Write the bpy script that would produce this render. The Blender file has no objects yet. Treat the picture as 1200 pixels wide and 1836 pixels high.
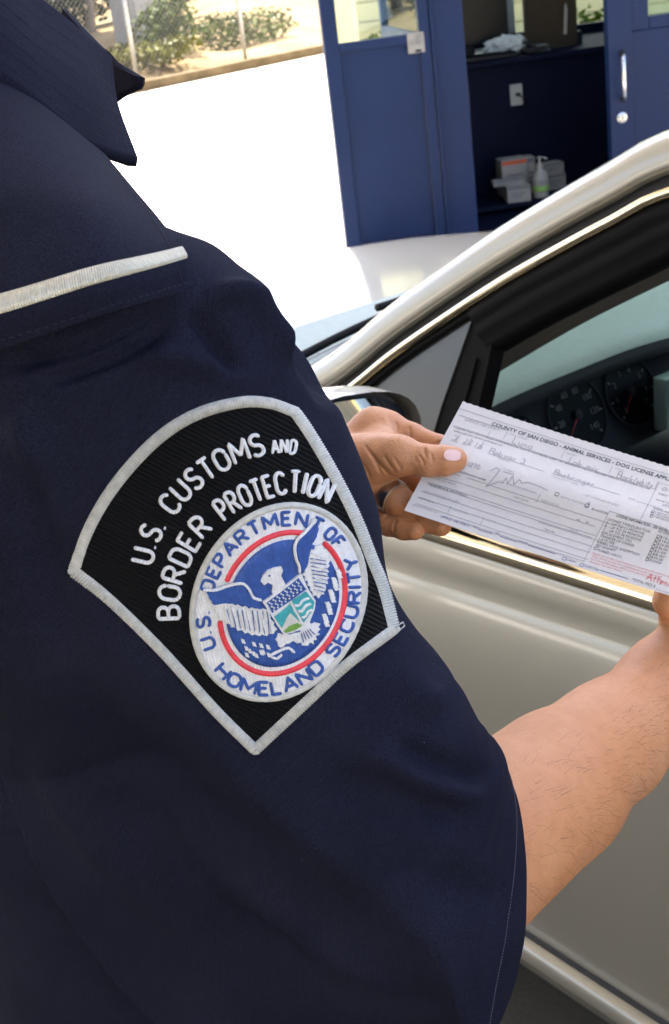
import bpy, bmesh, math, random
import numpy as np
from mathutils import Vector, Matrix
from mathutils.bvhtree import BVHTree

random.seed(7); np.random.seed(7)
rad = math.radians
scene = bpy.context.scene

# ------------------------------------------------------------------ camera
FPX, PW, PH = 2400.0, 1200.0, 1836.0
CAM_H, PITCH, ROLL = 1.66, rad(23.0), rad(7.2)
cD = Vector((0, math.cos(PITCH), -math.sin(PITCH)))
_r0 = Vector((1, 0, 0)); _u0 = Vector((0, math.sin(PITCH), math.cos(PITCH)))
cR = _r0*math.cos(ROLL) - _u0*math.sin(ROLL)
cU = _r0*math.sin(ROLL) + _u0*math.cos(ROLL)
cC = Vector((0, 0, CAM_H))
cam_data = bpy.data.cameras.new('camera')
cam = bpy.data.objects.new('camera', cam_data)
scene.collection.objects.link(cam)
cam.matrix_world = Matrix(((cR.x, cU.x, -cD.x, cC.x), (cR.y, cU.y, -cD.y, cC.y), (cR.z, cU.z, -cD.z, cC.z), (0, 0, 0, 1)))
cam_data.sensor_fit = 'VERTICAL'; cam_data.sensor_height = 36.0
cam_data.lens = 36.0*FPX/PH
cam_data.clip_start = 0.02; cam_data.clip_end = 2000
cam_data.dof.use_dof = True; cam_data.dof.focus_distance = 0.72; cam_data.dof.aperture_fstop = 26
scene.camera = cam

# ------------------------------------------------------------------ sky, sun, exposure
SUN_EL = rad(62); SUN_DIR = Vector((-0.24*math.cos(SUN_EL), 0.97*math.cos(SUN_EL), math.sin(SUN_EL))).normalized()
world = bpy.data.worlds.new('World'); scene.world = world; world.use_nodes = True
wn = world.node_tree.nodes; wl = world.node_tree.links
sky = wn.new('ShaderNodeTexSky'); sky.sky_type = 'NISHITA'; sky.sun_disc = False
sky.air_density = .7; sky.dust_density = 3.5; sky.ozone_density = .4; sky.sun_elevation = SUN_EL; sky.sun_rotation = math.atan2(SUN_DIR.x, SUN_DIR.y)
wn['Background'].inputs['Strength'].default_value = 0.14
wl.new(sky.outputs[0], wn['Background'].inputs['Color'])
sun_d = bpy.data.lights.new('sun', 'SUN'); sun_d.energy = 4.2; sun_d.angle = rad(0.53); sun_d.color = (1, 0.95, 0.87)
sun = bpy.data.objects.new('sun', sun_d); scene.collection.objects.link(sun)
sun.rotation_euler = SUN_DIR.to_track_quat('Z', 'Y').to_euler(); sun.location = (0, 0, 30)
scene.view_settings.view_transform = 'Standard'; scene.view_settings.look = 'None'
scene.view_settings.exposure = 2.72; scene.view_settings.gamma = 1.0
scene.view_settings.use_curve_mapping = False
scene.cycles.use_denoising = True
scene.cycles.max_bounces = 10

# ------------------------------------------------------------------ helpers
COL = scene.collection
ROOTINV = {}

def ray(x, y):
    return cD + cR*((x-600)/FPX) - cU*((y-918)/FPX)
def at(x, y, d):
    """a point d metres in front of the camera station along the line of sight of photo pixel (x, y)"""
    return cC + ray(x, y)*d
def on_plane(x, y, p0, n):
    v = ray(x, y); return cC + v*((p0-cC).dot(n)/v.dot(n))

def props(o, label=None, cat=None, group=None, kind=None):
    if label: o['label'] = label
    if cat: o['category'] = cat
    if group: o['group'] = group
    if kind: o['kind'] = kind
    return o
def empty(name, loc, rz=0.0, label=None, cat=None, group=None):
    o = bpy.data.objects.new(name, None); COL.objects.link(o)
    o.empty_display_size = 0.1
    o.location = loc; o.rotation_euler = (0, 0, rz)
    m = Matrix.Translation(Vector(loc)) @ Matrix.Rotation(rz, 4, 'Z')
    ROOTINV[o.name] = m.inverted()
    return props(o, label, cat, group)
def mk(name, verts, faces, mat, parent=None, smooth=True, uv=None, local=False, sharp=None):
    """verts in world space unless local; the parent's frame is taken off."""
    inv = None
    if parent is not None:
        inv = ROOTINV[parent.name]
        if not local: verts = [inv @ Vector(v) for v in verts]
    me = bpy.data.meshes.new(name)
    me.from_pydata([tuple(v) for v in verts], [], [tuple(int(i) for i in f) for f in faces])
    if uv is not None:
        ul = me.uv_layers.new(name='UVMap')
        idx = np.empty(len(me.loops), dtype=np.int32); me.loops.foreach_get('vertex_index', idx)
        ul.data.foreach_set('uv', np.asarray(uv, dtype=np.float32)[idx].ravel())
    if smooth: me.polygons.foreach_set('use_smooth', [True]*len(me.polygons))
    me.materials.append(mat); me.update()
    if sharp is not None: me.set_sharp_from_angle(angle=rad(sharp))
    o = bpy.data.objects.new(name, me); COL.objects.link(o)
    if parent is not None:
        o.parent = parent; ROOTINV[o.name] = inv
    return o
def copy_obj(o, parent=None, loc=None):
    c = o.copy(); COL.objects.link(c)
    if parent is not None: c.parent = parent; ROOTINV[c.name] = ROOTINV[parent.name]
    if loc is not None: c.location = loc
    return c

class MB:
    """collects primitives for ONE mesh"""
    def __init__(s): s.v = []; s.f = []
    def add(s, v, f):
        b = len(s.v); s.v += [Vector(q) for q in v]; s.f += [[i+b for i in q] for q in f]; return s
    def box(s, x0, x1, y0, y1, z0, z1, bev=0.0):
        if bev <= 0:
            v = [(x, y, z) for x in (x0, x1) for y in (y0, y1) for z in (z0, z1)]
            return s.add(v, [(0,1,3,2),(4,6,7,5),(0,4,5,1),(2,3,7,6),(0,2,6,4),(1,5,7,3)])
        bm = bmesh.new(); bmesh.ops.create_cube(bm, size=1.0)
        for q in bm.verts: q.co = Vector(((x0+x1)/2+q.co.x*(x1-x0), (y0+y1)/2+q.co.y*(y1-y0), (z0+z1)/2+q.co.z*(z1-z0)))
        bmesh.ops.bevel(bm, geom=bm.edges[:], offset=bev, segments=2, affect='EDGES', profile=0.5)
        bm.verts.index_update()
        s.add([q.co.copy() for q in bm.verts], [[q.index for q in f.verts] for f in bm.faces]); bm.free(); return s
    def tube(s, pts, r, k=8, cap=True, closed=False):
        pts = [Vector(p) for p in pts]; n = len(pts); rr = r if isinstance(r, (list, tuple)) else [r]*n
        base = len(s.v); up = None
        for i, p in enumerate(pts):
            if closed: t = pts[(i+1) % n]-pts[i-1]
            else: t = pts[min(i+1, n-1)]-pts[max(i-1, 0)]
            t = t.normalized()
            if up is None:
                up = t.orthogonal().normalized()
            else:
                up = (up-t*up.dot(t)).normalized()
            w = t.cross(up)
            for j in range(k):
                a = 2*math.pi*j/k
                s.v.append(p+(up*math.cos(a)+w*math.sin(a))*rr[i])
        m = n if closed else n-1
        for i in range(m):
            for j in range(k):
                a = base+i*k+j; b = base+i*k+(j+1) % k
                c = base+((i+1) % n)*k+(j+1) % k; d = base+((i+1) % n)*k+j
                s.f.append([a, b, c, d])
        if cap and not closed:
            s.f.append([base+j for j in range(k)][::-1]); s.f.append([base+(n-1)*k+j for j in range(k)])
        return s
    def lathe(s, prof, origin=(0, 0, 0), axis=(0, 0, 1), k=20):
        o = Vector(origin); a = Vector(axis).normalized(); u = a.orthogonal().normalized(); w = a.cross(u); base = len(s.v)
        for (r, h) in prof:
            for j in range(k):
                t = 2*math.pi*j/k
                s.v.append(o+a*h+(u*math.cos(t)+w*math.sin(t))*r)
        for i in range(len(prof)-1):
            for j in range(k):
                s.f.append([base+i*k+j, base+i*k+(j+1) % k, base+(i+1)*k+(j+1) % k, base+(i+1)*k+j])
        s.f.append([base+j for j in range(k)][::-1]); s.f.append([base+(len(prof)-1)*k+j for j in range(k)])
        return s
    def prism(s, poly, ext):
        """closed slab: poly (3D loop) pushed along ext"""
        n = len(poly); e = Vector(ext); b = len(s.v)
        s.v += [Vector(p) for p in poly]+[Vector(p)+e for p in poly]
        s.f.append([b+i for i in range(n)][::-1]); s.f.append([b+n+i for i in range(n)])
        for i in range(n): s.f.append([b+i, b+(i+1) % n, b+n+(i+1) % n, b+n+i])
        return s
    def build(s, name, mat, parent=None, smooth=False, local=True, sharp=None):
        return mk(name, s.v, s.f, mat, parent, smooth, None, local, sharp)

def catmull(P, n):
    """n points along a Catmull-Rom curve through P (arrays of any dimension)"""
    P = np.asarray([list(p) for p in P], dtype=float)
    Q = np.vstack([2*P[0]-P[1], P, 2*P[-1]-P[-2]])
    out = []
    for t in np.linspace(0, len(P)-1, n):
        i = min(int(t), len(P)-2); u = t-i
        a, b, c, d = Q[i], Q[i+1], Q[i+2], Q[i+3]
        out.append(0.5*((2*b)+(-a+c)*u+(2*a-5*b+4*c-d)*u*u+(-a+3*b-3*c+d)*u**3))
    return np.array(out)
def arc_resample(P, n):
    P = np.asarray(P, dtype=float); L = np.r_[0, np.cumsum(np.linalg.norm(np.diff(P, axis=0), axis=1))]
    t = np.linspace(0, L[-1], n)
    return np.stack([np.interp(t, L, P[:, k]) for k in range(P.shape[1])], 1)
def grid_faces(nu, nv, closed_v=False, flip=False):
    f = []
    for i in range(nu-1):
        for j in range(nv if closed_v else nv-1):
            a = i*nv+j; b = i*nv+(j+1) % nv; c = (i+1)*nv+(j+1) % nv; d = (i+1)*nv+j
            f.append((a, d, c, b) if flip else (a, b, c, d))
    return f

def surface_nets(f, lo, hi, h):
    lo = np.array(lo, dtype=np.float32); hi = np.array(hi, dtype=np.float32)
    n = np.ceil((hi-lo)/h).astype(int)+1
    ax = [lo[k]+h*np.arange(n[k], dtype=np.float32) for k in range(3)]
    X, Y, Z = np.meshgrid(*ax, indexing='ij')
    V = f(X, Y, Z).astype(np.float32); S = V < 0
    cnt = np.zeros(n-1, dtype=np.int8)
    for a in (0, 1):
        for b in (0, 1):
            for c in (0, 1):
                cnt += S[a:n[0]-1+a, b:n[1]-1+b, c:n[2]-1+c]
    act = (cnt > 0) & (cnt < 8)
    I = np.argwhere(act); idx = -np.ones(act.shape, dtype=np.int64); idx[act] = np.arange(len(I))
    acc = np.zeros((len(I), 3)); num = np.zeros(len(I))
    corners = [(a, b, c) for a in (0, 1) for b in (0, 1) for c in (0, 1)]
    for p in corners:
        for k in range(3):
            if p[k] == 0:
                q = list(p); q[k] = 1
                va = V[I[:, 0]+p[0], I[:, 1]+p[1], I[:, 2]+p[2]]; vb = V[I[:, 0]+q[0], I[:, 1]+q[1], I[:, 2]+q[2]]
                m = (va < 0) != (vb < 0)
                t = np.where(m, va/np.where(m, va-vb, 1), 0)
                pt = np.tile(np.array(p, dtype=float), (len(I), 1)); pt[:, k] = t
                acc[m] += pt[m]; num[m] += 1
    verts = lo+(I+acc/num[:, None])*h
    faces = []
    for k in range(3):
        o = [(1, 2), (2, 0), (0, 1)][k]
        sl0 = [slice(None)]*3; sl1 = [slice(None)]*3; sl0[k] = slice(0, -1); sl1[k] = slice(1, None)
        ch = S[tuple(sl0)] != S[tuple(sl1)]
        E = np.argwhere(ch)
        ok = (E[:, o[0]] > 0) & (E[:, o[1]] > 0) & (E[:, o[0]] < n[o[0]]-1) & (E[:, o[1]] < n[o[1]]-1)
        E = E[ok]
        inside = S[E[:, 0], E[:, 1], E[:, 2]]
        def cell(d0, d1):
            c = E.copy(); c[:, o[0]] += d0; c[:, o[1]] += d1
            return idx[c[:, 0], c[:, 1], c[:, 2]]
        q = np.stack([cell(-1, -1), cell(0, -1), cell(0, 0), cell(-1, 0)], 1)
        q[~inside] = q[~inside][:, ::-1]
        faces.append(q)
    return verts, np.vstack(faces)
def cone(X, Y, Z, a, b, r1, r2, sx=1.0):
    a = np.array(a, dtype=np.float32); b = np.array(b, dtype=np.float32); d = b-a
    px, py, pz = X-a[0], Y-a[1], Z-a[2]
    t = np.clip((px*d[0]+py*d[1]+pz*d[2])/max(float(d@d), 1e-9), 0, 1)
    return np.sqrt(((px-t*d[0])*sx)**2+(py-t*d[1])**2+(pz-t*d[2])**2)-(r1+(r2-r1)*t)
def smin(a, b, k):
    h = np.clip(0.5+0.5*(b-a)/k, 0, 1)
    return b+(a-b)*h-k*h*(1-h)

# ------------------------------------------------------------------ materials
def mat(name, color=(.5, .5, .5), rough=.6, metal=0.0, var=0.0, vscale=8.0, bump=0.0, bscale=60.0, spec=.5, coat=0.0, sheen=0.0,
        sss=0.0, coords='Object', stretch=(1, 1, 1), emit=None, coatr=.03, rvar=0.0):
    m = bpy.data.materials.new(name); m.use_nodes = True
    nt = m.node_tree; N = nt.nodes; L = nt.links; b = N['Principled BSDF']
    b.inputs['Base Color'].default_value = (*color, 1); b.inputs['Roughness'].default_value = rough
    b.inputs['Metallic'].default_value = metal; b.inputs['Specular IOR Level'].default_value = spec
    b.inputs['Coat Weight'].default_value = coat; b.inputs['Coat Roughness'].default_value = coatr
    b.inputs['Sheen Weight'].default_value = sheen
    if sss:
        b.inputs['Subsurface Weight'].default_value = sss; b.inputs['Subsurface Radius'].default_value = (1, .35, .2); b.inputs['Subsurface Scale'].default_value = .004
    if emit: b.inputs['Emission Color'].default_value = (*emit[0], 1); b.inputs['Emission Strength'].default_value = emit[1]
    tc = N.new('ShaderNodeTexCoord'); mp = N.new('ShaderNodeMapping'); L.new(tc.outputs[coords], mp.inputs[0]); mp.inputs['Scale'].default_value = stretch
    if var or rvar:
        n = N.new('ShaderNodeTexNoise'); n.inputs['Scale'].default_value = vscale; n.inputs['Detail'].default_value = 6; L.new(mp.outputs[0], n.inputs['Vector'])
        if var:
            rp = N.new('ShaderNodeMapRange'); rp.inputs[1].default_value = .3; rp.inputs[2].default_value = .7
            rp.inputs[3].default_value = 1-var; rp.inputs[4].default_value = 1+var; L.new(n.outputs[0], rp.inputs[0])
            mx = N.new('ShaderNodeVectorMath'); mx.operation = 'SCALE'; mx.inputs[0].default_value = color; L.new(rp.outputs[0], mx.inputs['Scale'])
            L.new(mx.outputs[0], b.inputs['Base Color'])
        if rvar:
            rr = N.new('ShaderNodeMapRange'); rr.inputs[1].default_value = .3; rr.inputs[2].default_value = .7
            rr.inputs[3].default_value = max(0, rough-rvar); rr.inputs[4].default_value = rough+rvar; L.new(n.outputs[0], rr.inputs[0]); L.new(rr.outputs[0], b.inputs['Roughness'])
    if bump:
        n2 = N.new('ShaderNodeTexNoise'); n2.inputs['Scale'].default_value = bscale; n2.inputs['Detail'].default_value = 4; L.new(mp.outputs[0], n2.inputs['Vector'])
        bp = N.new('ShaderNodeBump'); bp.inputs['Strength'].default_value = bump; bp.inputs['Distance'].default_value = .01; L.new(n2.outputs[0], bp.inputs['Height'])
        L.new(bp.outputs[0], b.inputs['Normal'])
    return m
def nodes(m): return m.node_tree.nodes, m.node_tree.links, m.node_tree.nodes['Principled BSDF']
def stripes_bump(m, scale, strength, dist, coords='UV', rot=0.0, second=None, tint=0.0):
    """woven ribs: one or two sine wave sets as relief (and a little thread tone)"""
    N, L, b = nodes(m)
    tc = N.new('ShaderNodeTexCoord'); h = None
    for (sc, ro, wt) in [(scale, rot, 1.0)]+([second] if second else []):
        mp = N.new('ShaderNodeMapping'); mp.inputs['Rotation'].default_value = (0, 0, ro); L.new(tc.outputs[coords], mp.inputs[0])
        w = N.new('ShaderNodeTexWave'); w.inputs['Scale'].default_value = sc; w.inputs['Distortion'].default_value = 1.2; w.inputs['Detail'].default_value = 2
        L.new(mp.outputs[0], w.inputs['Vector'])
        ml = N.new('ShaderNodeMath'); ml.operation = 'MULTIPLY'; ml.inputs[1].default_value = wt; L.new(w.outputs['Fac'], ml.inputs[0])
        if h is None: h = ml
        else:
            ad = N.new('ShaderNodeMath'); ad.operation = 'ADD'; L.new(h.outputs[0], ad.inputs[0]); L.new(ml.outputs[0], ad.inputs[1]); h = ad
    bp = N.new('ShaderNodeBump'); bp.inputs['Strength'].default_value = strength; bp.inputs['Distance'].default_value = dist
    L.new(h.outputs[0], bp.inputs['Height'])
    if b.inputs['Normal'].links: L.new(b.inputs['Normal'].links[0].from_socket, bp.inputs['Normal'])
    L.new(bp.outputs[0], b.inputs['Normal'])
    return m
def glass(name, tint=(.8, .95, .92), refl=1.0):
    m = bpy.data.materials.new(name); m.use_nodes = True; N = m.node_tree.nodes; L = m.node_tree.links
    for n in list(N): N.remove(n)
    out = N.new('ShaderNodeOutputMaterial'); tr = N.new('ShaderNodeBsdfTransparent'); tr.inputs[0].default_value = (*tint, 1)
    gl = N.new('ShaderNodeBsdfGlossy'); gl.inputs['Roughness'].default_value = .01
    fr = N.new('ShaderNodeFresnel'); fr.inputs[0].default_value = 1.5
    mx = N.new('ShaderNodeMixShader'); L.new(fr.outputs[0], mx.inputs[0]); L.new(tr.outputs[0], mx.inputs[1]); L.new(gl.outputs[0], mx.inputs[2])
    L.new(mx.outputs[0], out.inputs[0]); return m

M = {}
M['concrete'] = mat('concrete', (.50, .455, .39), .85, var=.14, vscale=1.3, bump=.25, bscale=40)
M['concrete_dark'] = mat('concrete_island', (.36, .36, .37), .8, var=.12, vscale=3, bump=.2, bscale=50)
M['kerb'] = mat('kerb', (.13, .10, .06), .9, var=.3, vscale=4, bump=.3, bscale=30, spec=.06)
M['dirt'] = mat('dirt', (.20, .145, .075), .95, var=.3, vscale=.9, bump=.6, bscale=8, spec=.06)
M['mulch'] = mat('mulch', (.20, .12, .07), .95, var=.4, vscale=3, bump=.8, bscale=20, spec=.06)
M['galv'] = mat('galvanised', (.45, .46, .46), .4, metal=.6, var=.1, vscale=12)
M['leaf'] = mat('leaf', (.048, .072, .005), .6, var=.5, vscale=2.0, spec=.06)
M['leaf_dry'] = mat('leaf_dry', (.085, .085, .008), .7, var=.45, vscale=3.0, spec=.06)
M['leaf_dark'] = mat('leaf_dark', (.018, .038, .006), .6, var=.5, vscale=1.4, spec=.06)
M['flower'] = mat('flower', (.7, .68, .5), .7)
M['bark'] = mat('bark', (.19, .15, .11), .9, var=.3, vscale=8, bump=.6, bscale=30, stretch=(1, 1, .2), spec=.06)
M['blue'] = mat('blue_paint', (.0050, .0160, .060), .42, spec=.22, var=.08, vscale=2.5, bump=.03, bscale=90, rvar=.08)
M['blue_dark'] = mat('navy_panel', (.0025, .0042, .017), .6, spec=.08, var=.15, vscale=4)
M['black'] = mat('black_plastic', (.007, .007, .008), .45, spec=.25, var=.15, vscale=20)
M['rubber'] = mat('rubber', (.0028, .0028, .003), .7, spec=.12, var=.2, vscale=15)
M['steel'] = mat('brushed_steel', (.62, .62, .6), .25, metal=1, rvar=.08, vscale=30)
M['chrome'] = mat('chrome', (.66, .58, .42), .10, metal=1, rvar=.03, vscale=10)
M['paint'] = mat('silver_paint', (.315, .297, .245), .40, metal=.5, coat=.8, var=.03, vscale=900, coatr=.06)
M['paint_gap'] = mat('panel_gap', (.01, .01, .01), .7)
M['grey_trim'] = mat('grey_trim', (.085, .083, .075), .65, var=.05, vscale=60, bump=.08, bscale=700)
M['dash'] = mat('dash_top', (.30, .37, .37), .75, var=.05, vscale=80, bump=.12, bscale=500)
M['dash_dark'] = mat('dash_dark', (.014, .018, .026), .6, var=.15, vscale=40, bump=.1, bscale=500)
M['gauge'] = mat('gauge_face', (.003, .0035, .006), .5, spec=.15)
M['gauge_print'] = mat('gauge_print', (.20, .21, .22), .5)
M['needle'] = mat('needle', (.45, .02, .015), .5)
M['seat'] = mat('seat_cloth', (.13, .125, .115), .9, var=.1, vscale=60)
M['white_plastic'] = mat('white_plastic', (.32, .32, .295), .45, var=.05, vscale=10)
M['carton'] = mat('carton', (.25, .24, .22), .8, var=.08, vscale=12)
M['carton_print'] = mat('carton_print', (.45, .09, .04), .8)
M['grey_print'] = mat('grey_print', (.12, .12, .13), .8)
M['green_print'] = mat('green_print', (.22, .42, .10), .7)
M['brown'] = mat('brown_board', (.034, .024, .015), .7, spec=.15, var=.15, vscale=9)
M['film'] = mat('crumpled_film', (.5, .52, .52), .25, var=.2, vscale=30, bump=.5, bscale=60)
M['screen'] = mat('dark_screen', (.008, .007, .006), .3, spec=.2)
M['red'] = mat('red_tag', (.5, .03, .03), .6)
M['cream'] = mat('cream_wall', (.52, .42, .22), .8, var=.08, vscale=3, bump=.1, bscale=30)
M['pale'] = mat('pale_wall', (.46, .43, .36), .8, var=.06, vscale=3)
M['grey_box'] = mat('grey_enamel', (.26, .26, .25), .6, var=.1, vscale=3)
M['glass'] = glass('window_glass', (.86, .95, .92))
M['windshield'] = glass('windshield_glass', (.62, .83, .82))
M['canopy'] = mat('canopy_soffit', (.62, .60, .56), .8, var=.05, vscale=1)
M['tyre'] = mat('tyre', (.012, .012, .012), .8)

# ================================================================== SETTING
g = mk('ground', [(-150, -120, 0), (150, -120, 0), (150, 260, 0), (-150, 260, 0)], [(0, 1, 2, 3)], M['concrete'], smooth=False)
props(g, kind='structure')

ln = mk('lane', [(-14, -11, .004), (14, -11, .004), (14, 4.2, .004), (-14, 4.2, .004)], [(0, 1, 2, 3)], mat('added_asphalt', (.075, .07, .058), .85, var=.2, vscale=2, bump=.3, bscale=120), smooth=False)  # dark surface added out of view to cut bounce light from below
props(ln, kind='structure')
# raised island that carries the booth
BX = Vector((0.23, 6.766, 0.15)); BRZ = math.atan2(.1, .995)
isl = MB()
pts = []
for k in range(9):
    a = math.pi/2+math.pi/2*k/8; pts.append((-.03+.25+.25*math.cos(a)-.0, -1.3+.25-.25*math.sin(a)+.0))
loop = [(-.03, 3.4), (-.03, -1.0)]+[(.22-.25*math.cos(a), -1.0-.25*math.sin(a)) for a in np.linspace(.1, math.pi/2, 7)]+[(6, -1.25), (6, 3.4)]
isl.prism([(x, y, -.15) for x, y in loop], (0, 0, .146))
root_isl = isl.build('kerbed_island', M['concrete_dark'])
root_isl.location = BX; root_isl.rotation_euler = (0, 0, BRZ); props(root_isl, kind='structure')

# canopy over the lane, out of view; shades the near scene, edges set for light
can = empty('shade_canopy', (-4, 0, 0), 0, 'unseen pale flat canopy shading the inspection lane on steel columns', 'canopy')
MB().box(-7, 4.9, -6.5, 5.7, 4.5, 4.75).build('roof_slab', M['canopy'], can)
MB().box(-7.05, 4.95, 5.703, 5.85, 4.35, 4.95).build('fascia', M['blue'], can)
MB().box(-7.05, 4.95, -6.7, -6.503, 4.35, 4.95).build('fascia', M['blue'], can)
for x, y in ((-5, 3.2), (-5, -5.2), (1.6, -5.2)):
    MB().box(x-.12, x+.12, y-.12, y+.12, .0, 4.499).build('column', M['pale'], can)

# bank beyond the fence
FA = Vector((-1.86, 20.16, 0)); FB = Vector((.752, 22.84, 0)); fdir = (FB-FA).normalized(); fnor = Vector((-fdir.y, fdir.x, 0))
def fpt(u, v, z=0): return FA+fdir*u+fnor*v+Vector((0, 0, z))
V = []; nu, nv = 80, 36
def bank_z(u, v):
    return .03+.13*min(v, 1.5)+.05*max(0, min(v-1.5, 9))+.10*math.sin(u*.8+v*.5)*min(1, v*.5)+.06*math.sin(u*2.3-v*1.7)*min(1, v)
for i in range(nu):
    for j in range(nv):
        u = -20+40*i/(nu-1); v = .12+26*(j/(nv-1))**1.6
        V.append(fpt(u, v, bank_z(u, v)))
bk = mk('dirt_bank', V, grid_faces(nu, nv, flip=True), M['dirt']); props(bk, kind='structure')
N_, L_, b_ = nodes(M['dirt'])
kb = MB(); kb.prism([fpt(-20, -.12, 0), fpt(20, -.12, 0), fpt(20, .12, 0), fpt(-20, .12, 0)], (0, 0, .13))
props(kb.build('kerb', M['kerb']), kind='structure')

# chain-link fence
fr = empty('chain_link_fence', fpt(0, .3), 0, 'galvanised chain link fence along the sunny dirt bank', 'fence')
posts = [-4.35, -2.2, 0.08, 2.32, 4.6]
for u in posts:
    z0 = bank_z(u, .35)-.2
    MB().tube([fpt(u, .35, z0), fpt(u, .35, 2.3)], .033, 10).build('post', M['galv'], fr, True, local=False)
MB().tube([fpt(-8, .35, 2.28), fpt(6, .35, 2.28)], .022, 8).build('top_rail', M['galv'], fr, True, local=False)
wm = MB(); pitch = .085; zt = 2.27; zb = .12
u = -8.0
while u < 6:
    for sg in (1, -1):
        L = zt-zb
        a = (u, zb); b = (u+sg*L, zt)
        # clip to -8..6
        p = fpt(a[0], .30+.006*sg, a[1]); q = fpt(b[0], .30+.006*sg, b[1])
        wm.tube([p, q], .0020, 3, cap=False)
    u += pitch
w = wm.build('wire_mesh', mat('wire', (.22, .22, .21), .5, metal=.5), fr, False, local=False); w['kind'] = 'stuff'

# vegetation
def leaf_cloud(lumps, n, size, m_list, flat=.5, jitter=.25):
    """many small leaf quads spread through lumps [(centre, rx, ry, rz)]"""
    V = []; F = []
    wts = [l[1]*l[2]*l[3] for l in lumps]
    for i in range(n):
        c, rx, ry, rz = random.choices(lumps, wts)[0]
        while True:
            d = Vector((random.uniform(-1, 1), random.uniform(-1, 1), random.uniform(-1, 1)))
            if d.length <= 1: break
        rr = d.length**.45; d = d.normalized()*rr
        p = Vector(c)+Vector((d.x*rx, d.y*ry, d.z*rz))*(1+random.uniform(-jitter, jitter))
        s = size*random.uniform(.5, 1.4)
        t = Vector((random.gauss(0, 1), random.gauss(0, 1), random.gauss(0, flat)+.3)).normalized(); w_ = t.cross(Vector((random.gauss(0, 1), random.gauss(0, 1), random.gauss(0, 1)))).normalized()
        b = len(V); V += [p-t*s, p+w_*s*.42, p+t*s, p-w_*s*.42]; F.append((b, b+1, b+2, b+3))
    return V, F
def bush(name, px, u, v, rx, rz, n, leaf, label, flowers=0, size=.05):
    base = fpt(u, v, bank_z(u, v))
    r = empty(name, base, 0, label, 'bush', 'bushes on the dirt bank')
    lumps = [(base+Vector((random.uniform(-rx, rx)*.7, random.uniform(-rx, rx)*.5, rz*random.uniform(.25, .7))), rx*random.uniform(.35, .6), rx*.45, rz*random.uniform(.3, .5)) for _ in range(7)]
    V, F = leaf_cloud(lumps, n, size, None)
    mk('foliage', V, F, M[leaf], r, False)
    for k in range(4):
        l = lumps[k]
        MB().tube([base-Vector((0, 0, .05)), base.lerp(Vector(l[0]), .5)+Vector((0, 0, .02)), Vector(l[0])], [.018, .012, .005], 5).build('stem', M['bark'], r, True, local=False)
    if flowers:
        V, F = leaf_cloud(lumps, flowers, .035, None); mk('blossom', V, F, M['flower'], r, False)['kind'] = 'stuff'
    return r
bush('bush', None, -.95, 1.9, .62, .5, 1700, 'leaf_dry', 'low yellow-green flowering bush left of the near fence post', 160)
bush('bush', None, .95, 1.0, .75, .33, 1700, 'leaf_dry', 'low spreading bush at the kerb between two fence posts', 180)
bush('bush', None, 2.05, 1.5, .75, .75, 2200, 'leaf', 'rounded green bush behind the middle fence post', 60)
bush('bush', None, 4.2, 2.0, .9, .6, 2000, 'leaf', 'green bush on the bank nearest the blue booth', 80)
bush('bush', None, -3.2, 1.2, .7, .5, 1500, 'leaf_dry', 'dry bush on the bank behind the officer collar', 60)
def tree(u, v, h, r0, lean, crown, n, leaf, label):
    base = fpt(u, v, bank_z(u, v)-.1)
    r = empty('tree', base, 0, label, 'tree', 'trees on the bank')
    top = base+Vector((lean, .1, h))
    tp = [base, base.lerp(top, .35)+Vector((.06, 0, 0)), base.lerp(top, .7)-Vector((.05, 0, 0)), top]
    MB().tube([tuple(q) for q in catmull(tp, 10)], list(np.linspace(r0, r0*.45, 10)), 9).build('trunk', M['bark'], r, True, local=False)
    for k in range(5):
        a = k*1.3; q = base.lerp(top, .6+.08*k); e = q+Vector((math.cos(a)*crown*.6, math.sin(a)*crown*.6, .5))
        MB().tube([q, q.lerp(e, .5)+Vector((0, 0, .1)), e], [r0*.4, r0*.25, r0*.1], 6).build('limb', M['bark'], r, True, local=False)
    lumps = [(top+Vector((random.uniform(-1, 1)*crown*.7, random.uniform(-1, 1)*crown*.7, random.uniform(-.3, .9)*crown*.8)), crown*random.uniform(.3, .5), crown*random.uniform(.3, .5), crown*random.uniform(.25, .42)) for _ in range(12)]
    V, F = leaf_cloud(lumps, n, .11, None)
    mk('crown', V, F, M[leaf], r, False)
tree(1.95, 5.5, 3.0, .11, .2, 1.5, 5000, 'leaf', 'slender tree with pale trunk behind the chain link fence')
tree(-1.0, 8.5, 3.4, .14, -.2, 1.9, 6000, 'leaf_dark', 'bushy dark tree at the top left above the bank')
tree(4.7, 7.0, 3.2, .09, .1, 1.5, 5000, 'leaf', 'thin tree right of the slender pale trunk, near the grey cabinet')
def hedge(u0, u1, v, h, n, leaf, label):
    base = fpt((u0+u1)/2, v, bank_z((u0+u1)/2, v)); r = empty('hedge', base, 0, label, 'hedge')
    lumps = []
    u = u0
    while u < u1:
        lumps.append((fpt(u, v+random.uniform(-.3, .3), bank_z(u, v)+h*random.uniform(.3, .65)), .8, .8, h*random.uniform(.35, .55))); u += .55
    V, F = leaf_cloud(lumps, n, .1, None); mk('foliage', V, F, M[leaf], r, False)
    MB().tube([base-Vector((0, 0, .1)), base+Vector((0, 0, h*.6))], [.06, .03], 7).build('stem', M['bark'], r, True, local=False)
hedge(-6, .2, 5.2, 1.5, 7000, 'leaf', 'sunlit green hedge at the top of the bank, left of the tree trunk')
hedge(2.6, 8.5, 8.2, 2.2, 9000, 'leaf_dark', 'tall dark hedge at the back of the bank, right of the tree trunk')
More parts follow.
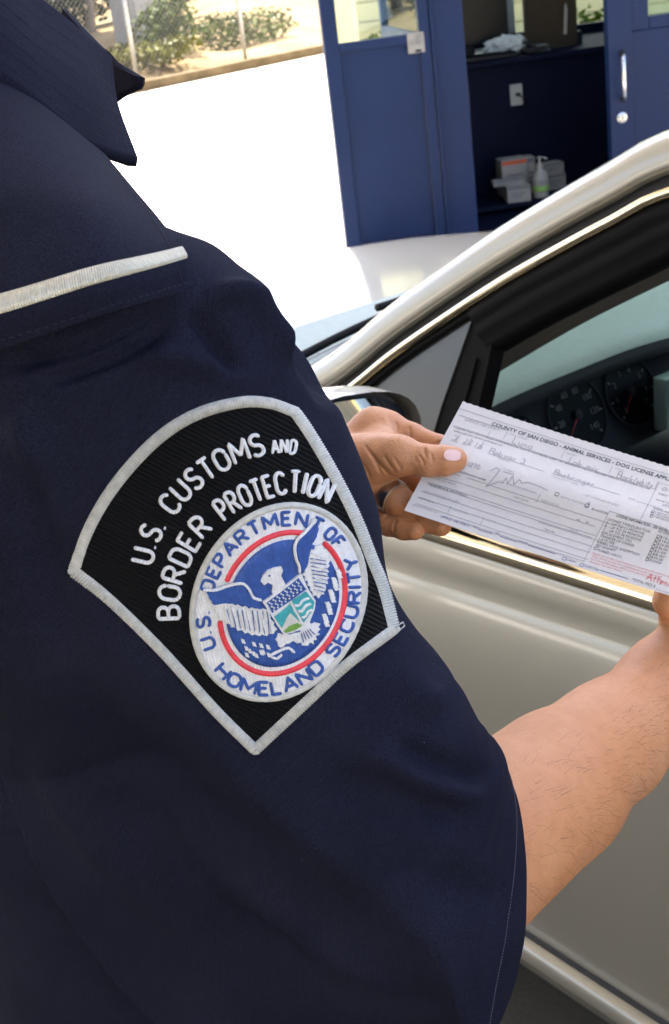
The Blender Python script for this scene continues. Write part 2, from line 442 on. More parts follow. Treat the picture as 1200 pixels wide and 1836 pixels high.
hedge(-9, 9, 14, 4.2, 14000, 'leaf_dark', 'long high hedge closing the view far behind the fence')
# grey service cabinet behind the fence
cb = fpt(3.95, 4.6, bank_z(3.95, 4.6))
r = empty('service_cabinet', cb, rad(45), 'grey metal service cabinet among the shrubs behind the fence', 'cabinet')
MB().box(-.42, .42, -.3, .3, -.1, 1.35, .02).build('cabinet_body', M['grey_box'], r)
MB().box(-.36, .36, -.325, -.302, .05, 1.25, .008).build('cabinet_door', M['grey_box'], r)
MB().box(.22, .27, -.36, -.327, .6, .78, .006).build('handle', M['black'], r)

# cream boarded building behind the booth
r = empty('boarded_building', (3.2, 15.2, 0), rad(4), 'cream boarded building seen in sunlight through the booth windows', 'building')
MB().box(-2.3, 4.5, .05, 4, 0, 3.6).build('wall', M['cream'], r)
for k in range(18):
    z = .05+k*.195
    MB().box(-2.32, 4.52, -.012, .048, z, z+.183).build('board', M['cream'], r)
MB().box(-1.95, -1.35, -.06, -.014, .0, 3.6).build('pilaster', M['pale'], r)
MB().box(-2.6, 4.8, -.5, 4.3, 3.6, 3.72).build('roof', M['pale'], r)
gb = Vector((1.0, 13.6, 0))
for q, lab in (((1.35, 14.5, 0), 'low green shrub under the cream boards, left booth window'), ((3.35, 14.2, 0), 'low green shrub under the cream boards, right booth window')):
    rr = empty('shrub', q, 0, lab, 'shrub')
    V, F = leaf_cloud([(Vector(q)+Vector((random.uniform(-.5, .5), 0, random.uniform(.15, .5))), .3, .25, .28) for _ in range(6)], 900, .06, None)
    mk('foliage', V, F, M['leaf'], rr, False)
    MB().tube([Vector(q), Vector(q)+Vector((.02, 0, .4))], [.02, .01], 5).build('stem', M['bark'], rr, True, local=False)

# ================================================================== BOOTH
bo = empty('inspection_booth', BX, BRZ, 'blue painted inspection booth with a half open sliding door', 'booth')
TOP = 2.25; DEP = 1.75; WID = 2.75
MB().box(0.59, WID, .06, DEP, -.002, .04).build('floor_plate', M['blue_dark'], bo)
MB().box(-.05, WID+.35, -.55, DEP+.35, TOP, TOP+.16).build('roof', M['blue'], bo)
# left sliding door: stiles, rails, sunk panel, glass
ld = MB().box(.075, .465, .022, .05, .075, 1.005).build('door_panel', M['blue'], bo)
def bx(name, a, b, c, d, e, f, m, bev=.004, par=None): return MB().box(a, b, c, d, e, f, bev).build(name, M[m], par or bo)
bx('door_stile', 0.0, .073, .0, .058, -.0035, TOP-.002, 'blue')
bx('door_stile', .467, .520, .0, .058, -.0035, TOP-.002, 'blue')
bx('bottom_rail', .0735, .4665, .0, .056, -.0035, .073, 'blue')
bx('lock_rail', .0735, .4665, .0, .056, 1.007, 1.05, 'blue')
bx('top_rail', .0735, .4665, .0, .056, 2.1, TOP-.004, 'blue')
bx('window_pane', .0735, .4665, .024, .03, 1.052, 2.098, 'glass', 0)
bx('corner_foot', -.018, .0, -.01, .06, .0, .05, 'black', .003)
bx('edge_guard', .5225, .537, -.012, .062, .01, TOP-.003, 'steel_blue' if 'steel_blue' in M else 'blue', .003)
# door post with its strike, set back behind the sliding leaf
bx('door_post', .5395, .690, .012, .13, .0, TOP-.005, 'blue')
bx('strike_plate', .6915, .697, .03, .075, .66, .80, 'black', .001)
bx('track_strip', .6905, .702, .08, .10, .04, 1.0, 'grey_box', .001)
# right door
bx('door_stile', 1.405, 1.53, .0, .058, .012, TOP-.002, 'blue')
bx('door_panel', 1.532, 1.98, .014, .05, .012, .925, 'blue')
bx('lock_rail', 1.532, 1.62, .012, .056, .927, TOP-.004, 'blue')
bx('lock_rail', 1.6225, 1.98, .012, .056, .927, .985, 'blue')
bx('window_pane', 1.6225, 1.98, .026, .032, .987, 2.1, 'glass', 0)
bx('front_wall', 1.982, WID, .0, .06, .0, TOP-.003, 'blue')
h = MB(); h.tube([(1.475, -.004, .83), (1.47, -.045, .828), (1.462, -.055, .815), (1.462, -.055, .63), (1.47, -.045, .617), (1.475, -.004, .615)], .0095, 10)
h.build('pull_handle', M['steel'], bo, True)
for z in (.83, .615): MB().lathe([(.017, 0), (.017, .008), (.012, .011)], (1.475, .001, z), (0, -1, 0), 14).build('handle_rose', M['black'], bo, True, sharp=40)
lk = MB().lathe([(.030, 0), (.030, .006), (.026, .012), (.018, .014), (.016, .020), (.0, .020)], (1.462, .001, .522), (0, -1, 0), 24).build('lock_cylinder', M['steel'], bo, True, sharp=40)
MB().box(1.460, 1.464, -.0215, -.0195, .511, .533).build('keyhole', M['black'], lk)
# side and back walls with big windows
bx('side_wall', .59, .64, .1305, DEP, .0, 1.0, 'blue', .002)
bx('side_glass', .61, .616, .132, DEP-.06, 1.002, TOP-.1, 'glass', 0)
bx('side_post', .59, .64, DEP-.058, DEP, 1.003, TOP-.002, 'blue', .002)
bx('header_rail', .0, WID, .0, .06, TOP-.0015, TOP+.0, 'blue', 0) if False else None
bx('side_wall', WID-.05, WID, .061, DEP, .0, 1.0, 'blue', .002)
bx('side_glass', WID-.026, WID-.02, .12, DEP-.06, 1.002, TOP-.1, 'glass', 0)
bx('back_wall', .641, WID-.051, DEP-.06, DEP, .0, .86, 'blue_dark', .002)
for x in (.80, 1.30, 1.36, 2.0, 2.6): bx('mullion', x, x+.05, DEP-.05, DEP-.002, .862, TOP-.003, 'blue' if x < .5 else 'grey_box', .002)
bx('back_glass', .642, WID-.052, DEP-.028, DEP-.022, .861, TOP-.01, 'glass', 0)
bx('ceiling', .60, WID-.01, .07, DEP-.01, TOP-.05, TOP-.0015, 'pale', 0)
# counter along the back
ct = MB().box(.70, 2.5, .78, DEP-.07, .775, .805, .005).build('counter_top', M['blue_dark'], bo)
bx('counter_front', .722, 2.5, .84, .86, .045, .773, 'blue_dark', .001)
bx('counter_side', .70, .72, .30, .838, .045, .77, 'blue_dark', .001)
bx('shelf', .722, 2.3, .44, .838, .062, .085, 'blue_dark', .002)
sw = bx('wall_outlet', 1.120, 1.190, .833, .8395, .545, .66, 'white_plastic', .002)
pl = bx('plug', 1.150, 1.175, .815, .832, .595, .613, 'black', .003, sw)
cw_ = MB().tube([(1.165, .815, .60), (1.18, .80, .592), (1.193, .805, .57), (1.197, .82, .53)], .004, 6).build('cable', M['black'], sw, True)
# paper notice on the left door
st = empty('notice_sticker', (0, 0, 0)); bpy.data.objects.remove(st)
nt_ = bx('notice', .405, .487, -.004, -.0012, .962, 1.055, 'carton', 0)
for k in range(6):
    MB().box(.444, .480-.006*(k % 3), -.0055, -.0042, 1.04-k*.008, 1.043-k*.008).build('print_line', M['grey_print'], nt_)
cx0, cz0 = .425, 1.012
sb = MB()
for k in range(8):
    a = k*math.pi/4; sb.prism([(cx0+.006*math.cos(a-.2), -.0042, cz0+.006*math.sin(a-.2)), (cx0+.015*math.cos(a), -.0042, cz0+.015*math.sin(a)), (cx0+.006*math.cos(a+.2), -.0042, cz0+.006*math.sin(a+.2))], (0, -.0012, 0))
sb.build('emblem', M['grey_print'], nt_)
MB().box(.440, .470, -.0055, -.0042, .966, .976).build('print_line', M['blue_dark'], nt_)

def bw(x, y, z): return (Matrix.Translation(BX) @ Matrix.Rotation(BRZ, 4, 'Z')) @ Vector((x, y, z))
# things inside the booth, standing on counter and shelf
CZ = .806
r = empty('monitor', bw(1.02, 1.15, CZ), BRZ, 'dark flat monitor on the booth counter beside the door post', 'monitor')
MB().box(-.30, .195, -.02, .02, .06, .42, .006).build('housing', M['black'], r)
MB().box(-.285, .18, -.0235, -.0202, .085, .405).build('screen', M['screen'], r)
MB().box(-.10, .0, .0205, .04, .0, .2, .003).build('neck', M['black'], r)
MB().box(-.17, .07, -.09, .11, .0005, .012, .004).build('foot', M['black'], r)
r = empty('keyboard', bw(.98, .90, CZ), BRZ, 'black keyboard on the counter under the monitor', 'keyboard')
MB().box(-.21, .20, -.07, .07, .001, .02, .005).build('case', M['black'], r)
kk = None
for a in range(14):
    for b in range(4):
        if kk is None: kk = MB().box(-.012, .012, -.012, .012, 0, .007, .002).build('key', M['rubber'], r); kk.location = (-.19, -.048, .0205)
        else: copy_obj(kk, r, (-.19+a*.0285, -.048+b*.031, .0205))
r = empty('desk_phone', bw(1.30, .90, CZ), BRZ, 'black desk phone with handset on the counter in front of the plastic bag', 'phone')
MB().box(-.075, .075, -.06, .07, .001, .035, .008).build('phone_base', M['black'], r)
MB().tube([(-.055, -.05, .05), (-.055, -.02, .062), (-.055, .03, .062), (-.055, .06, .05)], [.018, .012, .012, .018], 8).build('handset', M['black'], r, True)
for a in range(3):
    for b in range(4): MB().box(.0+a*.022, .014+a*.022, -.045+b*.02, -.032+b*.02, .0352, .039).build('phone_key', M['grey_box'], r)
r = empty('radio_charger', bw(1.56, 1.10, CZ), BRZ, 'dark radio charger block standing at the right end of the counter', 'charger')
MB().box(-.06, .06, -.05, .05, .001, .07, .006).build('charger_base', M['black'], r); MB().box(-.03, .03, -.02, .02, .0705, .20, .006).build('radio_body', M['black'], r); MB().tube([(.02, 0, .2), (.02, 0, .33)], .006, 6).build('antenna', M['rubber'], r, True)
r = empty('plastic_bag', bw(1.17, 1.0, CZ), BRZ, 'crumpled clear plastic bag heaped on the counter', 'bag')
bm = bmesh.new(); bmesh.ops.create_icosphere(bm, subdivisions=4, radius=1)
from mathutils import noise
for q in bm.verts:
    n_ = noise.noise(q.co*2.3)+.6*noise.noise(q.co*5.1)+.35*noise.noise(q.co*11)
    f_ = 1+.35*n_; q.co = Vector((q.co.x*.125*f_, q.co.y*.07*f_, max(.0, .045+q.co.z*.055*f_)))
bm.verts.index_update()
mk('film', [q.co.copy() for q in bm.verts], [[q.index for q in f.verts] for f in bm.faces], M['film'], r, False, local=True); bm.free()
r = empty('chair', bw(1.42, .98, -.105), BRZ, 'brown padded chair back with rounded corners behind the counter edge', 'chair')
def rrect(w, h, rr, k=6):
    out = []
    for cx, cz, a0 in ((w-rr, h-rr, 0), (-w+rr, h-rr, 90), (-w+rr, -h+rr, 180), (w-rr, -h+rr, 270)):
        for i in range(k+1):
            a = rad(a0+90*i/k); out.append((cx+rr*math.cos(a), cz+rr*math.sin(a)))
    return out
MB().prism([(x, 0, 1.06+z) for x, z in rrect(.148, .145, .03)], (0, .045, 0)).build('backrest', M['brown'], r)
MB().box(-.02, .02, .046, .06, .56, 1.0, .003).build('back_post', M['black'], r)
MB().box(-.2, .2, .05, .42, .52, .575, .02).build('seat', M['brown'], r)
MB().tube([(0, .23, .13), (0, .23, .52)], .025, 10).build('gas_column', M['black'], r, True)
for k in range(5):
    a = k*1.2566; MB().tube([(0, .23, .16), (.24*math.cos(a), .23+.24*math.sin(a), .125)], [.02, .014], 6).build('leg', M['black'], r, True)
r = empty('mouse', bw(1.32, .84, CZ), BRZ, 'small black mouse at the counter edge by the chair back', 'mouse')
bm = bmesh.new(); bmesh.ops.create_uvsphere(bm, u_segments=14, v_segments=8, radius=1)
for q in bm.verts: q.co = Vector((q.co.x*.045, q.co.y*.03, max(.001, q.co.z*.034)))
bm.verts.index_update(); mk('shell', [q.co.copy() for q in bm.verts], [[q.index for q in f.verts] for f in bm.faces], M['black'], r, local=True); bm.free()
MB().box(-.02, -.018, -.02, .02, .0315, .0335).build('button_gap', M['rubber'], r)
r = empty('hanging_lanyard', bw(1.225, 1.64, 1.14), BRZ, 'dark lanyard with a red tag hanging at the booth back window', 'lanyard')
MB().box(-.014, .014, -.006, .0, -.17, .30, .002).build('strap', M['blue_dark'], r)
MB().box(-.016, .016, -.010, -.0065, -.02, .04, .002).build('tag', M['red'], r)
r = empty('paper_sheet', bw(1.50, .965, CZ), BRZ, 'white paper sheet leaning upright against the brown chair back', 'paper')
MB().prism([(-.018, 0, .07), (.0, 0, .07), (.012, .004, .2), (.004, .004, .235), (-.004, .002, .22)], (0, .003, 0)).build('sheet', M['carton'], r)

def carton(name, x, y, z, w, d, h, rz, label, red=False, lid=False):
    r = empty(name, bw(x, y, z), BRZ+rad(rz), label, 'box', 'cartons on the booth shelf')
    b = MB().box(-w/2, w/2, -d/2, d/2, 0, h, .003).build('carton_body', M['carton'], r)
    MB().box(-w/2+.004, w/2-.004, -d/2-.0012, -d/2-.0002, h*.86, h*.97).build('print_band', M['carton_print' if red else 'grey_print'], r)
    for k in range(3): MB().box(-w*.3, w*(.1+.1*k), -d/2-.0012, -d/2-.0002, h*(.3+.13*k), h*(.34+.13*k)).build('print_line', M['grey_print'], r)
    MB().box(-w/2, w/2, -.004, .004, h+.0002, h+.0015).build('tape', M['white_plastic'], r)
    return r
SZ = .0855
carton('carton', 1.060, .68, SZ, .15, .12, .205, 2, 'tall white carton with orange-red print at the back of the shelf', True)
carton('carton', 1.035, .50, SZ, .13, .10, .085, -3, 'small white carton with dark label in front of the tall carton')
carton('carton', 1.000, .55, SZ+.087, .17, .10, .026, -8, 'flat white carton lying on the small carton')
carton('carton', 1.295, .70, SZ, .12, .10, .085, 10, 'white carton behind the pump bottle, lowest on the right')
carton('carton', 1.285, .70, SZ+.087, .13, .09, .06, 14, 'tilted white carton on top of the stack right of the pump bottle')
carton('carton', 1.160, .69, SZ, .05, .10, .20, 0, 'narrow white carton between the tall carton and the pump bottle')
r = empty('pump_bottle', bw(1.175, .52, SZ), BRZ, 'white sanitizer pump bottle with green label in front of cartons', 'bottle')
MB().lathe([(.040, 0), (.043, .006), (.043, .10), (.038, .125), (.022, .142), (.017, .150), (.017, .158)], k=22).build('bottle_body', M['white_plastic'], r, True, sharp=50)
MB().lathe([(.0436, .03), (.0437, .095)], k=22).build('label_wrap', M['carton'], r, True)
MB().lathe([(.0442, .035), (.0442, .062)], k=22).build('label_band', M['green_print'], r, True, sharp=40)
MB().lathe([(.019, .1585), (.019, .172), (.008, .176), (.006, .205), (.012, .207), (.012, .216)], k=14).build('pump', M['white_plastic'], r, True, sharp=40)
MB().tube([(0, 0, .211), (.02, -.02, .212), (.035, -.034, .203)], .005, 7).build('spout', M['white_plastic'], r, True)

# ================================================================== CAR
CTH = rad(54); CP0 = Vector((.254, 1.42, 0))
car = empty('silver_car', CP0, math.pi-CTH, 'silver sedan stopped beside the officer with the driver window open', 'car')
CW = 1.76
def cl(s, n, z): return Vector((s, -n, z))           # car frame: forward, inward (to the right), up
def tilt(z): return .03+(z-.96)*.30
BV = Vector((0, -1, .30)).normalized()               # outward normal of the window plane, in (s, n, z)
def grid(name, P, m, par=car, flip=False, mirror=False, sharp=None, thick=0.0):
    nu = len(P); nv = len(P[0]); v = [cl(q[0], (CW-q[1]) if mirror else q[1], q[2]) for row in P for q in row]
    o = mk(name, v, grid_faces(nu, nv, flip=flip), m, par, True, None, True, sharp)
    if thick:
        md = o.modifiers.new('solid', 'SOLIDIFY'); md.thickness = thick; md.offset = -1
    return o
def belt(s): return .95-.049*max(-.8, min(s, .8))-(.085*(s-.8)-.008*(s-.8)**2 if s > .8 else 0)
def crease(s): return min(.868-.07*s, belt(s)-.045)
def side_col(s):
    zb = belt(s); zc = crease(s)
    tp = 0.0
    if s > 1.45: tp = .34*((s-1.45)/.7)**2
    if s < -2.0: tp = .30*((-s-2.0)/.75)**2
    zl = .21
    for sw in (1.28, -1.47):
        d = abs(s-sw)
        if d < .36: zl = max(zl, .30+math.sqrt(.36**2-d*d))
    rows = [(zb+.004, .040), (zb-.006, .022), (zb-.028, .008), (zc+.024, .0045), (zc+.005, .0028), (zc, .0008), (zc-.005, -.0016), (zc-.03, -.0085),
            (zc-.075, -.0165), (zc-.13, -.0225), (.64, -.0255), (.54, -.0225), (.44, -.013), (.38, -.004), (.34, .002), (.30, .006), (.26, .018), (.21, .05)]
    out = []
    for z, n in rows: out.append((s, n+tp, max(z, zl) if z < zc-.02 else z))
    return out
def side(name, s0, s1, k, par=car, mirror=False):
    return grid(name, [side_col(s) for s in np.linspace(s0, s1, k)], M['paint'], par, flip=mirror, mirror=mirror)
for mir in (False, True):
    side('front_fender', 2.12, .552, 40, mirror=mir)
    dr = side('front_door', .546, -.72, 36, mirror=mir)
    rd = side('rear_door', -.726, -1.55, 26, mirror=mir)
    side('rear_quarter', -1.556, -2.72, 34, mirror=mir)
    for p, s0 in ((dr, -.60), (rd, -1.42)):
        q = MB(); nn = -.021
        pts = [(s0, nn, .80), (s0+.01, nn-.03, .802), (s0+.05, nn-.04, .805), (s0+.13, nn-.04, .81), (s0+.17, nn-.03, .812), (s0+.18, nn, .812)]
        q.tube([cl(a, (CW-b) if mir else b, c) for a, b, c in pts], .011, 8); q.build('door_handle', M['paint'], p, True)
    # belt chrome, lower moulding
    for nm, f, prof, m, s0, s1 in (
        ('belt_moulding', lambda s: belt(s), [(.006, .030), (.010, .018), (.008, .008), (.001, .001), (-.009, -.003), (-.018, -.001), (-.023, .006), (-.026, .016)], 'chrome', .50, -2.1),
        ('sill_rubber', lambda s: belt(s), [(.004, .075), (.018, .060), (.020, .045), (.016, .034), (.0065, .031)], 'rubber', .50, -2.1),
        ('side_moulding', lambda s: .336, [(.004, .004), (.003, -.012), (-.004, -.018), (-.022, -.019), (-.034, -.014), (-.037, .004)], 'paint', .53, -.71),
        ('moulding_shadow_gap', lambda s: .344, [(.003, .0012), (.0, -.0035), (-.006, -.0035)], 'paint_gap', .53, -.71)):
        P = [[(s, b, f(s)+a) for a, b in prof] for s in np.linspace(s0, s1, 40)]
        grid(nm, P, M[m], car, flip=mir, mirror=mir)
# window line (chrome) path in (s, z); continued over the roof to the tail
WP = [(1.0, .82), (.80, .905), (.62, .985), (.473, 1.063), (.37, 1.136), (.271, 1.199), (.181, 1.253), (.097, 1.298), (.02, 1.337), (-.051, 1.37), (-.25, 1.425), (-.6, 1.462), (-1.1, 1.455), (-1.5, 1.40), (-1.85, 1.27), (-2.15, 1.10)]
WPs = arc_resample(catmull(WP, 300), 150)
def sweep(name, prof, m, i0=0, i1=150, mirror=False, par=car, step=1):
    P = []
    for i in range(i0, i1, step):
        s, z = WPs[i]; t = WPs[min(i+1, 149)]-WPs[max(i-1, 0)]; t = Vector((t[0], 0, t[1]))
        t = Vector((t.x, .30*t.z, t.z)).normalized(); a = t.cross(BV).normalized()
        if a.z < 0: a = -a
        c = Vector((s, tilt(z), z))
        P.append([tuple(c+a*pa+BV*pb) for pa, pb in prof])
    return grid(name, P, m, par, mirror=mirror, flip=not mirror)
def widx(s): return int(np.argmin(np.abs(WPs[:, 0]-s)))
PIL = [(.018, -.014), (.0185, -.005), (.0205, -.001), (.024, .0008), (.034, .0022), (.044, .0024), (.050, .0008), (.055, -.0025), (.061, -.008), (.068, -.018), (.072, -.040)]
for mir in (False, True):
    sweep('pillar_rail', PIL, M['paint'], 0, 150, mir)
    sweep('drip_gap', [(.0185, -.015), (.010, -.010), (.001, -.006)], M['paint_gap'], 0, 150, mir)
    i0 = widx(.52)
    sweep('window_chrome', [(.0012, -.008), (.001, .001), (-.001, .0045), (-.005, .006), (-.009, .0045), (-.012, .001), (-.013, -.006)], M['chrome'], i0, 150, mir)
    fo = widx(.25)
    sweep('window_frame', [(-.0131, -.008), (-.0135, -.001), (-.020, .001), (-.030, -.001), (-.034, -.006), (-.038, -.004), (-.050, -.006), (-.058, -.013), (-.062, -.012), (-.070, -.018), (-.073, -.030), (-.070, -.05), (-.02, -.055)], M['rubber'], fo, 150, mir)
    sweep('window_seal', [(-.0131, -.009), (-.0138, -.003), (-.019, -.002), (-.022, -.008)], M['rubber'], i0, fo+3, mir)
    sweep('pillar_trim', [(-.015, -.03), (-.03, -.075), (-.05, -.105), (-.058, -.118), (-.058, -.13), (-.03, -.15), (.02, -.15), (.06, -.06)], M['grey_trim'], widx(.62), 150, mir)
def wplate(name, poly, b0, b1, m, par=car, mirror=False):
    """slab in the window plane from (s, z) outline"""
    q = MB(); L = [Vector((s, tilt(z), z))+BV*b0 for s, z in poly]; e = BV*(b1-b0)
    L = [cl(p.x, CW-p.y if mirror else p.y, p.z) for p in L]; e = cl(e.x, -e.y if mirror else e.y, e.z)
    if mirror: L = L[::-1]
    q.prism(L, e); return q.build(name, M[m], par)
M['quarter'] = mat('quarter_glass', (.055, .055, .05), .22, var=.03, vscale=30)
for mir in (False, True):
    wplate('quarter_glass', [(.60, .955), (.52, 1.018), (.462, 1.060), (.36, 1.132), (.235, 1.195), (.27, 1.08), (.30, .955)], -.016, -.012, 'quarter', car, mir)
    wplate('divider_bar', [(.31, .952), (.292, 1.02), (.275, 1.085), (.246, 1.195), (.214, 1.200), (.196, 1.168), (.199, 1.138), (.205, 1.09), (.218, 1.03), (.232, .952)], -.04, -.0145, 'rubber', car, mir)
    wplate('divider_lip', [(.262, .953), (.246, 1.03), (.235, 1.09), (.222, 1.15), (.216, 1.15), (.228, 1.09), (.239, 1.03), (.255, .953)], -.0143, -.011, 'rubber', car, mir)
    wplate('centre_pillar', [(-.74, .953), (-.735, 1.40), (-.86, 1.40), (-.85, .953)], -.03, -.002, 'black', car, mir)
    q = wplate('rear_window_pane', [(-.87, .965), (-.87, 1.39), (-1.15, 1.385), (-1.48, 1.33), (-1.75, 1.2), (-1.95, 1.07), (-2.0, .99)], -.022, -.018, 'quarter', car, mir)
wplate('window_pane', [(.23, .97), (.19, 1.15), (-.05, 1.31), (-.3, 1.37), (-.72, 1.395), (-.72, .97)], -.022, -.018, 'glass', car, True)

# windshield, cowl, wipers, bonnet, roof, rear glass, tail
def rail(i, a=.071, b=-.024):
    s, z = WPs[i]; t = WPs[min(i+1, 149)]-WPs[max(i-1, 0)]; t = Vector((t[0], .30*t[1], t[1])).normalized(); k = t.cross(BV).normalized()
    if k.z < 0: k = -k
    return Vector((s, tilt(z), z))+k*a+BV*b
iT = widx(-.26)
ib = widx(.70)
us = np.linspace(0, 1, 33)
def across(i, fwd, up, e=2.2):
    p = rail(i); out = []
    for u in us:
        q = 1-abs(2*u-1)**e
        out.append((p.x+fwd*q, p.y+(CW-2*p.y)*u, p.z+up*q))
    return out
P = []
for k, i in enumerate(range(ib, iT+1, 2)):
    t = k/((iT-ib)/2)
    P.append(across(i, .13*(1-t)+.04*t, .012*(1-t)+.015*t, 2.4))
grid('windshield', P, M['windshield'], car, flip=True)
base = P[0]
grid('cowl', [[(a+.00, b, c-.012) for a, b, c in base], [(a+.02, b, c-.020) for a, b, c in base], [(a+.045, b, c-.016) for a, b, c in base], [(a+.045, b, c-.06) for a, b, c in base]], M['black'], car, flip=False)
def wp_at(u, df, dz):
    j = u*32; a = int(min(j, 31)); f = j-a; p = Vector(base[a]).lerp(Vector(base[a+1]), f); return cl(p.x+df, p.y, p.z+dz)
for u0, u1 in ((.05, .42), (.47, .86)):
    r_ = MB().tube([wp_at(u, -.015, .022) for u in np.linspace(u0, u1, 9)], .008, 6).build('wiper_blade', M['rubber'], car, True)
    MB().tube([wp_at(u1, .06, .0), wp_at((u0+u1)/2, .0, .035)], [.011, .008], 6).build('wiper_arm', M['black'], r_, True)
# bonnet
def hoodz(s, v):
    e = 1-abs(2*v-1)**3.2
    return belt(s)+.004+e*(.075-.03*max(0, (s-1.2)))
Pb = []
for k in range(36):
    f = k/35; row = []
    for j, u in enumerate(us):
        bs = base[j][0]+.042
        sf = 2.06+.10*(1-abs(2*u-1)**2)
        s = bs+(sf-bs)*f
        tp = .34*((s-1.45)/.7)**2 if s > 1.45 else 0
        n = .042+tp+(CW-.084-2*tp)*u
        z = hoodz(s, u)-(.16*max(0, (f-.8)/.2)**2.2)
        if f < .08: z = min(z, max(base[j][2]-.012+.02, z-.0))
        row.append((s, n, z))
    Pb.append(row)
grid('bonnet', Pb, M['paint'], car, flip=False)
# front end
Pf = [[(a, b, c) for a, b, c in Pb[-1]], [(a+.04, b, c-.08) for a, b, c in Pb[-1]], [(a+.07, b, .5) for a, b, c in Pb[-1]], [(a+.06, b, .35) for a, b, c in Pb[-1]], [(a, b, .22) for a, b, c in Pb[-1]]]
grid('front_bumper', Pf, M['paint'], car)
MB().box(2.17, 2.245, -1.25, -.51, .52, .64, .02).build('grille', M['black'], car)
for n in (.30, CW-.30): MB().lathe([(.0, -.03), (.11, -.02), (.12, 0), (.10, .02), (.05, .035), (0, .04)], cl(2.13, n, .62), (1, 0, 0), 18).build('headlight', M['film'], car, True)
# roof
Pr = []
iE = widx(-1.45)
for i in range(iT, iE+1, 2): Pr.append(across(i, .05*max(0, 1-(i-iT)/14), .02+.03*min(1, (i-iT)/20), 2.4))
grid('roof', Pr, M['paint'], car, flip=True)
Ph = [[(a, b, c-.035) for a, b, c in row] for row in Pr]
grid('headliner', Ph, M['seat'], car)
Pg = []
iR = widx(-2.12)
for k, i in enumerate(range(iE, iR+1, 2)):
    t = k/max(1, (iR-iE)/2); Pg.append(across(i, -.02-.22*t, .05*(1-t)+.01, 2.4))
grid('rear_window', Pg, M['quarter'], car, flip=True)
Pt = []
for f in np.linspace(0, 1, 12):
    row = []
    for j, u in enumerate(us):
        a = Pg[-1][j]; s = a[0]+(-2.72-a[0])*f; tp = .30*((-s-2.0)/.75)**2 if s < -2 else 0
        row.append((s, a[1]+((.042+tp+(CW-.084-2*tp)*u)-a[1])*min(1, f*1.4), a[2]+(belt(s)+.004+.05*(1-abs(2*u-1)**3)-a[2])*min(1, f*1.6)))
    Pt.append(row)
grid('boot_lid', Pt, M['paint'], car, flip=True)
L_ = Pt[-1]; grid('rear_bumper', [L_, [(a-.05, b, c-.1) for a, b, c in L_], [(a-.09, b, .55) for a, b, c in L_], [(a-.05, b, .25) for a, b, c in L_]], M['paint'], car, flip=True)
for n in (.0, CW):
    for s in (1.28, -1.47):
        sg = 1 if n == 0 else -1
        w = MB().lathe([(.20, .06), (.27, .065), (.315, .05), (.325, .02), (.325, -.10), (.315, -.13), (.2, -.14)], cl(s, n, .325), (0, sg, 0), 40).build('wheel', M['tyre'], car, True, sharp=40)
        MB().lathe([(.0, .03), (.06, .035), (.19, .04), (.205, .062), (.21, .05)], cl(s, n, .325), (0, sg, 0), 40).build('rim', M['steel'], w, True, sharp=40)
MB().box(-2.4, 1.7, -CW+.12, -.12, .20, .26).build('underbody', M['black'], car)
# door mirror
md = MB(); kU, kV = 22, 28
def mirror_pt(ax, th):
    # ax 0 (rear opening) .. 1 (front tip); outline a rounded trapezoid in (n, z)
    r = max(0.0, (1-ax**2.2))**.5
    c = math.cos(th); s_ = math.sin(th); e = .62
    x = math.copysign(abs(c)**e, c); y = math.copysign(abs(s_)**e, s_)
    n = -.135-.100*x*r; z = 1.100+.068*y*r*(1-.14*(x > 0)*x)+.010*x+.010*ax
    return (.200+.125*ax+.02*x, n, z)
rows = [[mirror_pt(a/(kU-1), 2*math.pi*j/kV) for j in range(kV)] for a in range(kU)]
v = [cl(*q) for row in rows for q in row]
o = mk('mirror_shell', v, grid_faces(kU, kV, closed_v=True, flip=True), M['paint'], car, True, None, True)
inner = [[(s+.03*k, -.135+(n+.135)*(1-.05*min(k, 1)), 1.098+(z-1.098)*(1-.07*min(k, 1))) for (s, n, z) in rows[0]] for k in (0, .12, 1)]
v = [cl(*q) for row in inner for q in row]+[cl(.235, -.135, 1.098)]
f = grid_faces(3, kV, closed_v=True)+[(2*kV+j, 2*kV+(j+1) % kV, 3*kV) for j in range(kV)]
mk('mirror_bezel', v, f, M['grey_trim'], o, True, None, True, 40)
gl_ = [(s+.012, -.135+(n+.135)*.88, 1.098+(z-1.098)*.86) for (s, n, z) in rows[0]]
M['mirror'] = mat('mirror_glass', (.55, .57, .58), .02, metal=1)
mk('mirror_glass', [cl(*q) for q in gl_], [tuple(range(kV))], M['mirror'], o, False, None, True)
MB().tube([cl(.24, -.06, 1.04), cl(.30, .0, 1.02), cl(.35, .05, 1.01)], [.03, .028, .03], 10).build('mirror_foot', M['black'], car, True)

# interior
dp = [(.352, 1.003), (.362, 1.010), (.385, 1.014), (.45, 1.010), (.62, .995), (.85, .985), (1.12, .975)]
P = []
for s, z in dp:
    row = []
    for n in np.linspace(.10, CW-.10, 40):
        hump = .020*math.exp(-((n-.43)/.26)**4) if s < .6 else 0
        row.append((s, n, z+hump-.01))
    P.append(row)
grid('dash_top', P, M['dash'], car, flip=False)
lo = [(.352, .992), (.346, .985), (.343, .972), (.350, .968), (.385, .978), (.408, .982), (.382, .93), (.355, .86), (.335, .842), (.275, .835), (.262, .80), (.285, .6), (.40, .42), (.42, .27)]  # lip rows take the dark colour in place of shade on the rear edge
grid('dash_panel', [[(s, n, z+(.020*math.exp(-((n-.43)/.26)**4) if z > .95 else 0)) for n in np.linspace(.10, CW-.10, 40)] for s, z in lo], M['dash_dark'], car, flip=True)
